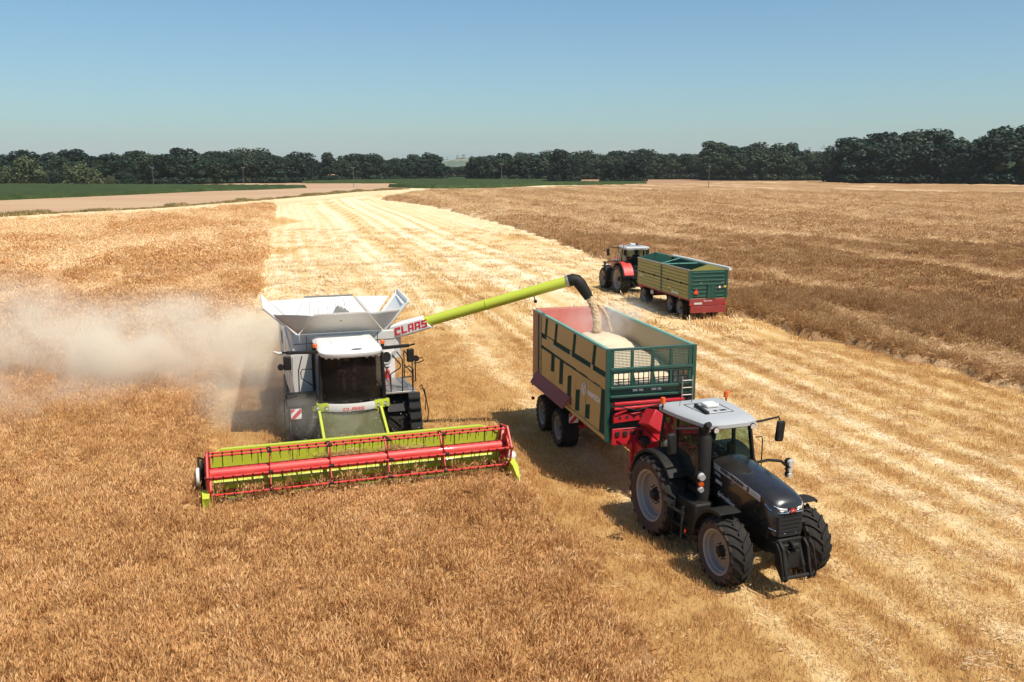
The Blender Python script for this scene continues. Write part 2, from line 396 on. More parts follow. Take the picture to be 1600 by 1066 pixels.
grid_patch('wheat_field', in_w2, lambda X, Y: np.where(np.hypot(X, Y) < 60, .55, .9) * crop_h(X, Y) * 1.25 + .05 * (vnoise(X * 2, Y * 2, 6) - .5), lambda X, Y: .22 + .60 * lodge(X, Y) + .3 * (fbm(X * .1, Y * .1, 12) - .5) + .16 * sstep(90, 200, Y) - .10 * sstep(250, 360, Y), 'canopy2', 20, 720, (-.3, 1.2))  # far tone lowered to stand for shade among the missing plants

MAIZE = [(-420, 400), (-304, 404.3), (-239.4, 418), (-191.3, 411), (-143.4, 400.4), (-87.5, 381.9), (-100.7, 342.8), (-110.8, 329.1), (-122.1, 283.7), (-136.3, 237.3), (-146.7, 194.2), (-300, 120)]
GREEN2 = [(-54.5, 396.6), (-45.7, 456.4), (0, 473.9), (72.6, 483.1), (66.7, 454.8), (15.5, 432.5), (0, 397.8), (-10.7, 373.8), (-31.7, 368.2), (-43.5, 379.5)]
FARBAND = [(-116.3, 492.7), (-125.2, 547), (-72.1, 640.2), (-48.8, 700.1), (27, 660.2), (22.5, 523.9), (-36, 502.7), (-70.5, 492.7)]
PINK = [(-420, 60), (-96, 133), (-92.2, 160), (-85.6, 176.1), (-76.8, 194.2), (-68.2, 237.3), (-55.9, 324.7), (-41.6, 362.9), (-43.5, 379.5), (-54.5, 396.6), (-45.7, 456.4), (-30, 486), (-230, 486), (-700, 470)]
STRIPE = [(-88.5, 111.1), (-81.2, 140.6), (-67.3, 170.0), (-55.9, 207.3), (-47.8, 277.4), (-37.7, 329.1), (-24.9, 347.6), (-41.0, 357.6), (-54.4, 316.4), (-66.3, 230.6), (-75.6, 191.2), (-90.5, 156.9), (-97.2, 122.3)]
leafy = lambda X, Y: .3 + .5 * (vnoise(X * .5, Y * .5, 3) - .3) + .2 * (vnoise(X * .05, Y * .1, 8) - .5)
grid_patch('far_field', lambda X, Y: inpoly(X, Y, PINK), lambda X, Y: .05 + 0 * X, lambda X, Y: .5 + .6 * (fbm(X * .03, Y * .06, 4) - .5), 'farcrop', 100, 900, (-1.25, .05), da=.006)
grid_patch('straw_path', lambda X, Y: inpoly(X, Y, STRIPE), lambda X, Y: .03 + 0 * X, lambda X, Y: .5 + .5 * (fbm(X * .2, Y * .08, 4) - .5), 'track', 100, 420, (-.85, -.02), dr=.01, da=.003, skirt=False)
tag(grid_patch('maize_field', lambda X, Y: inpoly(X, Y, MAIZE), lambda X, Y: 1.25 + .5 * (vnoise(X * .7, Y * .7, 2) - .5), leafy, 'maize', 110, 620, (-1.2, -.15), dr=.006, da=.003), 'green maize field on the left before the dark wood', 'crop', kind='stuff')
tag(grid_patch('maize_field', lambda X, Y: inpoly(X, Y, GREEN2), lambda X, Y: 1.3 + .5 * (vnoise(X * .7, Y * .7, 2) - .5), leafy, 'maize', 340, 520, (-.2, .2), dr=.003, da=.002), 'narrow green crop strip beyond the end of the stubble', 'crop', kind='stuff')
tag(grid_patch('maize_field', lambda X, Y: inpoly(X, Y, FARBAND), lambda X, Y: 1.0 + .5 * (vnoise(X * .7, Y * .7, 2) - .5), leafy, 'maize', 460, 740, (-.3, .1), dr=.003, da=.002), 'far green crop band at the foot of the middle wood', 'crop', kind='stuff')

# ------------------------------------------------------------------ crop plants and straw (geometry-node scatter of small clumps)
def plant_mat(name, c0, c1, c2, tr=.25):
    m, n, l, b = node_mat(name)
    at = n.new('ShaderNodeAttribute'); at.attribute_type = 'INSTANCER'; at.attribute_name = 'tone'
    oi = n.new('ShaderNodeAttribute'); oi.attribute_name = 'shade'
    ad = n.new('ShaderNodeMath'); ad.operation = 'MULTIPLY_ADD'; ad.inputs[1].default_value = .5; ad.inputs[2].default_value = -.25
    l.new(oi.outputs['Fac'], ad.inputs[0])
    a2 = n.new('ShaderNodeMath'); a2.operation = 'ADD'; a2.use_clamp = True
    l.new(ad.outputs[0], a2.inputs[0]); l.new(at.outputs['Fac'], a2.inputs[1])
    rp = n.new('ShaderNodeValToRGB'); e = rp.color_ramp.elements; e.new(.5)
    for k, c in enumerate((c0, c1, c2)): e[k].position = (0, .5, 1)[k]; e[k].color = (*c, 1)
    l.new(a2.outputs[0], rp.inputs['Fac']); l.new(rp.outputs['Color'], b.inputs['Base Color'])
    b.inputs['Roughness'].default_value = .7; b.inputs['Specular IOR Level'].default_value = .2
    t = n.new('ShaderNodeBsdfTranslucent'); l.new(rp.outputs['Color'], t.inputs['Color'])
    ms = n.new('ShaderNodeMixShader'); ms.inputs['Fac'].default_value = tr
    l.new(b.outputs[0], ms.inputs[1]); l.new(t.outputs[0], ms.inputs[2]); l.new(ms.outputs[0], n['Material Output'].inputs['Surface'])
    return m
M['ear'] = plant_mat('wheat_ear', (.58, .305, .115), (.79, .485, .21), (.90, .68, .41))
M['stem'] = plant_mat('wheat_stem', (.52, .28, .10), (.70, .43, .175), (.83, .61, .34))
M['ear2'] = plant_mat('brown_ear', (.40, .21, .085), (.57, .345, .155), (.78, .57, .33))
M['stem2'] = plant_mat('brown_stem', (.35, .185, .075), (.50, .295, .125), (.70, .50, .27))
M['strawbit'] = plant_mat('straw', (.48, .27, .095), (.66, .43, .195), (.83, .67, .43), .15)
M['tuft'] = plant_mat('verge_grass', (.20, .155, .05), (.32, .235, .09), (.46, .33, .15))

def shade_attr(me, vals):
    a = me.attributes.new('shade', 'FLOAT', 'FACE'); a.data.foreach_set('value', np.array(vals, np.float32))

def plant_clump(name, n, rad, h, hs, earw, earl, stemw, lean, mats=('stem', 'ear'), rs=0, ears=True, leaves=True):
    r = random.Random(rs); V = []; Fs = []; Ms = []; S = []
    for k in range(n):
        a = r.random() * 2 * PI; q = rad * math.sqrt(r.random()); bx, by = q * math.cos(a), q * math.sin(a)
        hh = h * (1 + hs * (r.random() - .5) * 2); la = r.random() * 2 * PI; ln = lean * (r.random() ** 1.3) * hh
        dx, dy = ln * math.cos(la), ln * math.sin(la); yaw = r.random() * PI; cx, cy = math.cos(yaw), math.sin(yaw); sh = r.random()
        o = len(V); w = stemw / 2; mx_, my_ = bx + dx * .4, by + dy * .4
        V += [(bx - w * cx, by - w * cy, 0), (bx + w * cx, by + w * cy, 0), (mx_ + w * cx, my_ + w * cy, hh * .6), (mx_ - w * cx, my_ - w * cy, hh * .6), (bx + dx, by + dy, hh)]
        Fs += [(o, o + 1, o + 2, o + 3), (o + 3, o + 2, o + 4)]; Ms += [0, 0]; S += [sh, sh]
        if ears:
            ex = math.cos(la) * (.1 + .5 * r.random()); ey = math.sin(la) * (.1 + .5 * r.random()); ez = 1.1 - .5 * r.random()
            L = earl * (.8 + .4 * r.random()); nrm = math.sqrt(ex * ex + ey * ey + ez * ez)
            d = (ex / nrm * L, ey / nrm * L, ez / nrm * L); b0 = (bx + dx, by + dy, hh - .02)
            for (px, py) in ((cx, cy), (-cy, cx)):
                o = len(V); w = earw / 2; mid = (b0[0] + d[0] * .45, b0[1] + d[1] * .45, b0[2] + d[2] * .45)
                V += [b0, (mid[0] + px * w, mid[1] + py * w, mid[2]), (b0[0] + d[0], b0[1] + d[1], b0[2] + d[2]), (mid[0] - px * w, mid[1] - py * w, mid[2])]
                Fs += [(o, o + 1, o + 2, o + 3)]; Ms += [1]; S += [sh]
        if leaves and r.random() < .7:
            o = len(V); z0 = hh * (.3 + .4 * r.random()); a2 = r.random() * 2 * PI; L = .12 + .14 * r.random()
            V += [(mx_, my_, z0), (mx_ + L * math.cos(a2) - .012 * math.sin(a2), my_ + L * math.sin(a2) + .012 * math.cos(a2), z0 + .02), (mx_ + L * 1.3 * math.cos(a2), my_ + L * 1.3 * math.sin(a2), z0 - .10)]
            Fs += [(o, o + 1, o + 2)]; Ms += [0]; S += [r.random()]
    me = bpy.data.meshes.new(name); me.from_pydata(V, [], Fs)
    for m in mats: me.materials.append(M[m])
    me.polygons.foreach_set('material_index', Ms); shade_attr(me, S); me.update(); return me

def straw_clump(name, n, rad, lmax, w, zmax, rs=0, mat='strawbit'):
    r = random.Random(rs); V = []; Fs = []; S = []
    for k in range(n):
        a = r.random() * 2 * PI; q = rad * math.sqrt(r.random()); x, y, z = q * math.cos(a), q * math.sin(a), .01 + zmax * r.random() ** 2
        L = lmax * (.25 + .75 * r.random()) / 2; yaw = r.gauss(PI / 2, .8); pit = r.gauss(0, .28); c, s = math.cos(yaw), math.sin(yaw)
        dx, dy, dz = L * c * math.cos(pit), L * s * math.cos(pit), L * math.sin(pit); o = len(V); ww = w * (.6 + .8 * r.random())
        V += [(x - dx, y - dy, max(.004, z - dz)), (x + dx, y + dy, max(.004, z + dz)), (x + dx - s * ww, y + dy + c * ww, max(.004, z + dz) + .006), (x - dx - s * ww, y - dy + c * ww, max(.004, z - dz) + .006)]
        Fs += [(o, o + 1, o + 2, o + 3)]; S += [r.random()]
    me = bpy.data.meshes.new(name); me.from_pydata(V, [], Fs); me.materials.append(M[mat]); shade_attr(me, S); me.update(); return me

def kit(name, meshes):
    c = bpy.data.collections.new(name)
    for k, me in enumerate(meshes):
        c.objects.link(bpy.data.objects.new('%s_%02d' % (name, k), me))
    return c

def scatter(name, P, rot, scl, tone, nvar, coll, label, cat):
    N = len(P); me = bpy.data.meshes.new(name); me.vertices.add(N)
    me.vertices.foreach_set('co', P.astype(np.float32).ravel())
    for nm, ty, dat, key in (('rot', 'FLOAT_VECTOR', rot, 'vector'), ('scl', 'FLOAT_VECTOR', scl, 'vector'), ('tone', 'FLOAT', tone, 'value'), ('pick', 'INT', RNG.integers(0, nvar, N), 'value')):
        a = me.attributes.new(nm, ty, 'POINT'); a.data.foreach_set(key, np.ascontiguousarray(dat, np.int32 if ty == 'INT' else np.float32).ravel())
    o = bpy.data.objects.new(name, me); COL.objects.link(o)
    g = bpy.data.node_groups.new(name + '_nodes', 'GeometryNodeTree')
    g.interface.new_socket('Geometry', in_out='INPUT', socket_type='NodeSocketGeometry'); g.interface.new_socket('Geometry', in_out='OUTPUT', socket_type='NodeSocketGeometry')
    n = g.nodes; l = g.links
    gi = n.new('NodeGroupInput'); go_ = n.new('NodeGroupOutput'); ip = n.new('GeometryNodeInstanceOnPoints')
    ci = n.new('GeometryNodeCollectionInfo'); ci.inputs['Collection'].default_value = coll; ci.inputs['Separate Children'].default_value = True; ci.inputs['Reset Children'].default_value = True
    def na(nm, ty):
        q = n.new('GeometryNodeInputNamedAttribute'); q.data_type = ty; q.inputs['Name'].default_value = nm; return q.outputs[0]
    e2r = n.new('FunctionNodeEulerToRotation'); l.new(na('rot', 'FLOAT_VECTOR'), e2r.inputs[0])
    l.new(gi.outputs[0], ip.inputs['Points']); l.new(ci.outputs[0], ip.inputs['Instance']); ip.inputs['Pick Instance'].default_value = True
    l.new(na('pick', 'INT'), ip.inputs['Instance Index']); l.new(e2r.outputs[0], ip.inputs['Rotation']); l.new(na('scl', 'FLOAT_VECTOR'), ip.inputs['Scale'])
    l.new(ip.outputs[0], go_.inputs[0])
    md = o.modifiers.new('scatter', 'NODES'); md.node_group = g
    tag(o, label, cat, None, 'stuff'); return o

HF = 0.70                                                    # half view angle (with margin)
def sector(r0, r1, dens, inside, a0=-HF, a1=HF):
    n = int(dens * .5 * (a1 - a0) * (r1 * r1 - r0 * r0))
    r = np.sqrt(RNG.random(n) * (r1 * r1 - r0 * r0) + r0 * r0); a = a0 + (a1 - a0) * RNG.random(n)
    X, Y = r * np.sin(a), r * np.cos(a); k = inside(X, Y); return X[k], Y[k]

wheat_near = kit('wheat_clump', [plant_clump('wheat_clump', 26, .19, .70, .18, .022, .14, .009, .20, rs=i) for i in range(10)])
wheat_far = kit('wheat_patch', [plant_clump('wheat_patch', 60, .60, .72, .16, .075, .20, .03, .25, rs=40 + i, leaves=False) for i in range(6)])
wheat_near2 = kit('brown_clump', [plant_clump('brown_clump', 26, .19, .70, .22, .022, .14, .009, .26, mats=('stem2', 'ear2'), rs=200 + i) for i in range(8)])
wheat_far2 = kit('brown_patch', [plant_clump('brown_patch', 60, .60, .72, .2, .07, .20, .03, .3, mats=('stem2', 'ear2'), rs=220 + i, leaves=False) for i in range(6)])
stub = kit('stubble_clump', [plant_clump('stubble_clump', 36, .26, .115, .35, 0, 0, .011, .35, rs=80 + i, ears=False, leaves=False) for i in range(6)])
stub_far = kit('stubble_patch', [plant_clump('stubble_patch', 50, .7, .17, .35, 0, 0, .035, .4, rs=95 + i, ears=False, leaves=False) for i in range(5)])
litter = kit('straw_litter', [straw_clump('straw_litter', 85, .40, .15, .008, .07, rs=120 + i) for i in range(6)])
litter_far = kit('straw_mat', [straw_clump('straw_mat', 60, .9, .6, .04, .16, rs=140 + i) for i in range(5)])

def wheat_pts(r0, r1, dens, inside, a0=-HF, a1=HF, sc=1.0):
    X, Y = sector(r0, r1, dens, inside, a0, a1); k_ = crop_h(X, Y) > .13; X, Y = X[k_], Y[k_]; N = len(X); h = crop_h(X, Y); lo = lodge(X, Y) * sstep(22, 40, Y); s, t = ST(X, Y)
    lx = (fbm(X * .35, Y * .35, 91, 3) - .5) * 1.1; ly = (fbm(X * .35 + 40, Y * .35, 92, 3) - .5) * 1.1
    rot = np.stack([lx + RNG.normal(0, .10, N) + lo * .5 * RNG.normal(.2, 1, N), ly + RNG.normal(0, .10, N) + lo * .5 * RNG.normal(.3, 1, N), RNG.random(N) * 6.283], 1)
    hz = h / .70 * (1 + .15 * RNG.normal(0, 1, N)); k = sc * (.85 + .3 * RNG.random(N))
    scl = np.stack([k, k, np.clip(hz, .2, 1.6)], 1)
    tone = np.clip(.38 + .45 * lo + .48 * (fbm(s * .45, t * .25, 55) - .5) + .30 * (vnoise(s * 2.5, t * 2.5, 21) - .5) + np.where(s < 6, .22 * sstep(42, 110, Y), .28 * sstep(60, 180, Y)) + .07 * RNG.normal(0, 1, N), 0, 1)
    return np.stack([X, Y, np.zeros(N)], 1), rot, scl, tone
def cat_pts(L): return [np.concatenate(k) for k in zip(*L)]
A = cat_pts([wheat_pts(9.5, 26, 26, in_w1), wheat_pts(26, 42, 15, in_w1)])
scatter('standing_wheat', *A, 10, wheat_near, 'ripe standing wheat in the left foreground in front of the harvester', 'crop')
A = cat_pts([wheat_pts(42, 80, 3.2, in_w1, sc=1.0), wheat_pts(80, 240, 1.0, in_w1, sc=1.7)])
scatter('standing_wheat', *A, 6, wheat_far, 'ripe crop left of the cut strip, partly beaten flat', 'crop')
A = list(cat_pts([wheat_pts(26, 62, 11, in_w2, .05, HF, sc=1.1)])); A[2][:, 2] *= 1.3
scatter('standing_wheat', *A, 8, wheat_near2, 'cut edge of the brown standing crop on the right', 'crop')
A = cat_pts([wheat_pts(58, 110, 2.8, in_w2, -.1, HF), wheat_pts(110, 330, .45, in_w2, -.2, HF, 2.0)])
scatter('standing_wheat', *A, 6, wheat_far2, 'wide brown standing crop on the right reaching the wood', 'crop')

def in_cut(X, Y): return ~(in_w1(X, Y) | in_w2(X, Y))
def stub_pts(r0, r1, dens, keep, sc, hz):
    X, Y = sector(r0, r1, dens, lambda x, y: in_cut(x, y)); N = len(X); p = straw(X, Y); s, t = ST(X, Y)
    k = RNG.random(N) < keep(p); X, Y, p, s, t = X[k], Y[k], p[k], s[k], t[k]; N = len(X)
    rot = np.stack([RNG.normal(0, .12, N), RNG.normal(0, .12, N), FA + RNG.normal(0, .35, N) + PI * RNG.integers(0, 2, N)], 1)
    q = sc * (.8 + .4 * RNG.random(N)); scl = np.stack([q, q, hz(p) * (.7 + .6 * RNG.random(N))], 1)
    return np.stack([X, Y, np.zeros(N)], 1), rot, scl, np.clip(.28 + .55 * p + .25 * (fbm(s * .8, t * .5, 66) - .5) + .08 * RNG.normal(0, 1, N), 0, 1)
A = cat_pts([stub_pts(10, 26, 16, lambda p: 1 - .5 * p, 1.0, lambda p: .95 - .45 * p), stub_pts(26, 46, 9, lambda p: 1 - .5 * p, 1.15, lambda p: 1.0 - .45 * p)])
scatter('stubble', *A, 6, stub, 'short cut stubble round the tractor and harvester', 'stubble')
A = stub_pts(46, 130, .55, lambda p: 1 - .75 * p, 1.2, lambda p: 1.3 - .6 * p)
scatter('stubble', *A, 5, stub_far, 'pale stubble of the wide cut strip further back', 'stubble')
A = cat_pts([stub_pts(10, 26, 9, lambda p: .06 + 1.5 * p ** 2, 1.0, lambda p: 1 + 0 * p), stub_pts(26, 46, 5, lambda p: .05 + 1.5 * p ** 2, 1.2, lambda p: 1 + 0 * p)])
A[3] = np.clip(A[3] + .12, 0, 1)
scatter('loose_straw', *A, 6, litter, 'loose chopped straw lying in rows on the stubble', 'straw')
A = stub_pts(46, 90, .45, lambda p: p ** 2, 1.1, lambda p: 1 + 0 * p); A = list(A); A[3] = np.clip(A[3] + .2, 0, 1)
scatter('loose_straw', *A, 5, litter_far, 'pale chopped straw on the far part of the cut strip', 'straw')

# grassy verge along the far track
VERGE = [(-96, 133), (-92.2, 160), (-85.6, 176.1), (-76.8, 194.2), (-68.2, 237.3), (-55.9, 324.7), (-41.6, 362.9)]
vp = []
for (a, b) in zip(VERGE[:-1], VERGE[1:]):
    L = math.dist(a, b); k = int(L * 3.5); u = RNG.random(k)
    vp.append(np.stack([a[0] + (b[0] - a[0]) * u + RNG.normal(0, .8, k), a[1] + (b[1] - a[1]) * u + RNG.normal(0, .8, k)], 1))
vp = np.concatenate(vp); N = len(vp); big = 1 + 1.2 * sstep(.5, .8, vnoise(vp[:, 0] * .2, vp[:, 1] * .12, 3))
verge = kit('grass_tuft', [plant_clump('grass_tuft', 40, .6, .30, .4, 0, 0, .06, .5, mats=('tuft',), rs=170 + i, ears=False, leaves=False) for i in range(4)])
scatter('verge_grass', np.concatenate([vp, np.zeros((N, 1))], 1), np.stack([np.zeros(N), np.zeros(N), RNG.random(N) * 6.28], 1), np.stack([big, big, big * (.7 + .5 * RNG.random(N))], 1), RNG.random(N), 4, verge, 'olive grass verge along the pale straw track at the left', 'grass')

# ------------------------------------------------------------------ trees
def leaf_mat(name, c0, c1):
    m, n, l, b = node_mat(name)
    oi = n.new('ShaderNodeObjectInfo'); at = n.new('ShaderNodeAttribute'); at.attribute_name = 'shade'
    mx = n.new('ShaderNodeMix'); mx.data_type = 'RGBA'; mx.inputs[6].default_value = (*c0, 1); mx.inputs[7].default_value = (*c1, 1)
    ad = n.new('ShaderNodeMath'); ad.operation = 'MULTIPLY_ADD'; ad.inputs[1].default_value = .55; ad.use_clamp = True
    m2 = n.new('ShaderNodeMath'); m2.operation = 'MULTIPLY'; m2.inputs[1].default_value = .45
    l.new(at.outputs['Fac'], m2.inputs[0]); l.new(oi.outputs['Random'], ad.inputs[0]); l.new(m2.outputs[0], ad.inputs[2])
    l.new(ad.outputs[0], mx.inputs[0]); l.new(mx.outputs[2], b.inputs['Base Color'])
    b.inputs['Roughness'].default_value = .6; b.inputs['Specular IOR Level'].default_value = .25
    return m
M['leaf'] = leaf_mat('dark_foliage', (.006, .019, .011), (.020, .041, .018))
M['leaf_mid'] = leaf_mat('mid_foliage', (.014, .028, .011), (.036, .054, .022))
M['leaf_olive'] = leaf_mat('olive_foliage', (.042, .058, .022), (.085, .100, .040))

def crown(name, seed, h, w, z0, nb, per, leaf, mat, dome=False):
    r = np.random.default_rng(seed); V = []; S = []
    for k in range(nb):
        u = (k + r.random()) / nb; low = k < 7 and not dome; z = z0 + (h - z0) * (.10 if low else .06 + .86 * u)
        prof = math.sqrt(max(0, 1 - u ** 2.2)) if dome else math.sin(PI * min(1, .22 + .78 * (u * .86 + .06))) ** .55
        a = k * 2.4 + r.random() * 1.2; q = w / 2 * prof * (.35 + .5 * r.random()) if not low else w * .34; br = w * (.19 if low else .15 + .10 * r.random()); sh0 = r.random()
        c = np.array([q * math.cos(a), q * math.sin(a), z])
        d = r.normal(0, 1, (per, 3)); d /= np.linalg.norm(d, axis=1)[:, None]; rad = br * (.62 + .48 * r.random(per) ** .6)
        p = c + d * rad[:, None] * np.array([1, 1, .82]); p[:, 2] = np.maximum(p[:, 2], z0 * .6 + .2)
        nn = d + r.normal(0, .55, (per, 3)); nn[:, 2] += .25; nn /= np.linalg.norm(nn, axis=1)[:, None]
        e1 = np.cross(nn, r.normal(0, 1, (per, 3))); e1 /= np.linalg.norm(e1, axis=1)[:, None]; e2 = np.cross(nn, e1)
        s = leaf * (.5 + .8 * r.random(per))[:, None]
        V.append(np.stack([p - e1 * s * .5, p + e2 * s * .42, p + e1 * s * .55, p - e2 * s * .38], 1)); S.append(np.clip(sh0 * .6 + .4 * r.random(per), 0, 1))
    V = np.concatenate(V); n = len(V); me = bpy.data.meshes.new(name); me.from_pydata(V.reshape(-1, 3).tolist(), [], np.arange(n * 4).reshape(n, 4).tolist())
    me.materials.append(M[mat]); shade_attr(me, np.concatenate(S)); me.update(); return me
def trunk_mesh(seed, h, r0):
    r = random.Random(seed); b = MB()
    b.tube([(0, 0, -.3), (.1, .05, h * .3), (.2 * r.random(), .1, h * .6), (.3 * r.random(), 0, h * .85)], [r0, r0 * .75, r0 * .5, r0 * .15], 7)
    for k in range(5):
        a = k * 1.3 + r.random(); z = h * (.28 + .09 * k); L = h * (.28 - .03 * k)
        b.tube([(.1, .05, z), (L * .5 * math.cos(a), L * .5 * math.sin(a), z + L * .4), (L * math.cos(a), L * math.sin(a), z + L * .7)], [r0 * .4, r0 * .25, r0 * .08], 5)
    return b.mesh('trunk', 'bark')
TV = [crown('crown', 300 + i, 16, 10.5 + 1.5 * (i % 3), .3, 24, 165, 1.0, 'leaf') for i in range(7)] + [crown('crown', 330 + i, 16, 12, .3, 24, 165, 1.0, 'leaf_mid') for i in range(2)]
M['leaf_deep'] = leaf_mat('deep_green_foliage', (.005, .013, .008), (.014, .027, .013))  # darkest green of the foliage tones
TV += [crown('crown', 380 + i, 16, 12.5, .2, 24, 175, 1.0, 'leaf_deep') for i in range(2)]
TT = [trunk_mesh(i, 14, .28) for i in range(3)]
BV = [crown('crown', 350 + i, 6, 9, .2, 14, 210, .55, 'leaf_olive', True) for i in range(3)] + [crown('crown', 360 + i, 6, 8, .2, 14, 210, .6, 'leaf', True) for i in range(2)]
BT = trunk_mesh(9, 4.5, .16)
TR = random.Random(5)
def px_x(px, Y): return (px - 800) / 1376 * (Y * .981 + 1.7)
def tree(X, Y, h, label, group=None, var=None, wide=1.0, name='tree', cat='tree', bush=False):
    V = BV if bush else TV; v = TR.randrange(len(V)) if var is None else var; base = 6 if bush else 16
    t = empty(name, (X, Y, 0), TR.random() * 6.28); tag(t, label, cat, group); s = h / base
    inst(V[v], 'crown', t, scale=(s * wide, s * wide, s)); inst(BT if bush else TT[v % 3], 'trunk', t, scale=s); return t
ONES = 'first second third fourth fifth sixth seventh eighth ninth tenth eleventh twelfth thirteenth fourteenth fifteenth sixteenth seventeenth eighteenth nineteenth'.split()
def nth(k):
    if k < 19: return ONES[k]
    return 'twentieth' if k == 19 else 'twenty-' + ONES[k - 20] if k < 29 else 'thirtieth' if k == 29 else 'thirty-' + ONES[k - 30]
def wood(p0, p1, Y0, Y1, n, h0, h1, label, group, jy=6, depth=0, hv=.19, var=None, end='left', tall=False):
    for k in range(n):
        u = (k + .5 + TR.uniform(-.3, .3)) / n; px = p0 + (p1 - p0) * u; Y = Y0 + (Y1 - Y0) * u + TR.uniform(-jy, jy) + depth
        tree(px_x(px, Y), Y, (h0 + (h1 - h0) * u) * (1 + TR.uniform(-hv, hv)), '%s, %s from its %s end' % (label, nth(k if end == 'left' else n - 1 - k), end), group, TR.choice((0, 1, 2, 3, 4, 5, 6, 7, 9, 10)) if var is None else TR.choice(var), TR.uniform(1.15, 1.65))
g = 'trees of the left wood'
wood(-90, 300, 452, 468, 26, 11.5, 13, 'front tree of the left wood behind the green field', g, end='right')
wood(-90, 300, 452, 468, 24, 14.5, 15.5, 'taller back-row tree of the left wood', g + ', second row', depth=14, end='right')
g = 'trees of the wood left of centre'
wood(300, 475, 470, 522, 13, 14, 14, 'front tree of the wood left of the field end', g)
wood(300, 475, 470, 522, 11, 16.5, 16, 'taller back-row tree of the wood left of field end', g + ', second row', depth=15)
g = 'trees of the rounded middle wood'
wood(478, 690, 548, 625, 15, 13, 13.5, 'front tree of the rounded wood past the stubble', g)
wood(540, 680, 560, 620, 10, 16.5, 16.5, 'taller tree crowning the rounded middle wood', g + ', second row', depth=14)
tree(px_x(515, 545), 545, 17.5, 'tall loose tree rising above the wood left of centre', None, 3, .9)
g = 'low far wood in the gap before the hills'
wood(686, 745, 760, 760, 8, 9.5, 9.5, 'low tree in the gap before blue hills', g, hv=.08)
g = 'trees of the wood right of the gap'
wood(738, 860, 610, 600, 10, 13, 15.5, 'front tree of the wood right of the gap', g, var=(7, 8, 7, 8, 0, 3, 5))
wood(745, 860, 625, 610, 9, 16, 18, 'taller back-row tree right of the hills gap', g + ', second row', var=(7, 8, 7, 8, 0, 3, 5), depth=10)
tree(px_x(874, 520), 520, 18.5, 'tall round dark tree standing forward of the centre wood', None, 9, 1.0)
tree(px_x(892, 527), 527, 16, 'slightly lower round tree beside the tall one forward of the wood', None, 10, .95)
g = 'trees behind the dark trimmed clump'
wood(858, 1115, 655, 664, 19, 15, 16, 'lower tree of the wood behind the dark clump', g, var=(7, 8, 7, 8, 0, 3, 5))
wood(862, 1115, 660, 664, 16, 17.5, 19, 'taller back-row tree behind the dark clump', g + ', second row', var=(7, 8, 7, 8, 0, 3, 5), depth=14)
tree(px_x(950, 490), 490, 11, 'lower left tree of the dark dense clump in the field', None, 10, 1.15)
tree(px_x(968, 492), 492, 11.5, 'middle tree of the dark dense clump in the field', None, 9, 1.1)
tree(px_x(994, 490), 490, 14.5, 'tallest tree of the dark dense clump in the field', None, 9, 1.0)
g = 'trees of the wood right of centre'
wood(1105, 1330, 605, 600, 19, 17, 17, 'front tree of the wood behind the lone pole', g, var=(7, 8, 7, 8, 0, 3, 5))
wood(1105, 1330, 605, 600, 16, 22.5, 20, 'taller back-row tree behind the lone pole', g + ', second row', var=(7, 8, 7, 8, 0, 3, 5), depth=15)
tree(px_x(1243, 600), 612, 25, 'tree poking above the dip in the wood right of centre', None, 6, .75)
g = 'trees of the near right wood'
wood(1325, 1700, 490, 432, 27, 19.5, 21, 'front tree of the dark right wood', g, jy=3)
wood(1320, 1700, 490, 432, 24, 23, 26, 'tall back-row tree of the dark right wood', g + ', second row', depth=12)
# bushes before the left wood
for px, Y, h, w, v, lab in ((8, 425, 8.5, 1.05, 0, 'low round bush at the left end of the green field'), (46, 428, 12.5, 1.0, 1, 'large grey-green bush leaning left before the wood'), (87, 422, 6.2, 1.0, 3, 'small dark bush between two larger ones'), (128, 420, 9.2, 1.25, 2, 'broad sunlit dome-shaped bush at the field edge'), (174, 420, 4.6, .7, 0, 'small spindly bush right of the dome-shaped bush'), (203, 422, 5.6, 1.0, 4, 'small round dark bush farthest right before the wood'), (28, 424, 3.0, 1.1, 1, 'tiny low shrub at the foot of the large bush'), (112, 424, 3.2, 1.0, 4, 'low shrub tucked behind the small dark bush')):
    tree(px_x(px, Y), Y, h, lab, None, v, w, 'bush', 'bush', True)

# utility poles
def pole(px, Y, h, label):
    t = empty('utility_pole', (px_x(px, Y), Y, 0), .4); tag(t, label, 'pole', 'utility poles across the fields')
    b = MB(); b.tube([(0, 0, -.2), (0, 0, h)], [.13, .08], 8); b.build('post', 'wood', t)
    b = MB(); b.bx(-.75, .75, -.06, .06, h - .7, h - .55); b.build('crossarm', 'wood', t)
    for x in (-.6, .6):
        b = MB(); b.cyl((x, 0, h - .55), (x, 0, h - .3), .07, .05, 6); b.build('insulator', 'white', t)
pole(1107, 357, 9.5, 'wooden pole standing alone in the brown crop on the right')
pole(553, 391, 9.0, 'wooden pole before the rounded middle wood')
pole(240, 428, 9.0, 'leftmost wooden pole beyond the green maize')
pole(381, 416, 9.0, 'wooden pole right of the maize, before the left wood')
pole(784, 368, 10.5, 'wooden pole beside the narrow green crop strip')

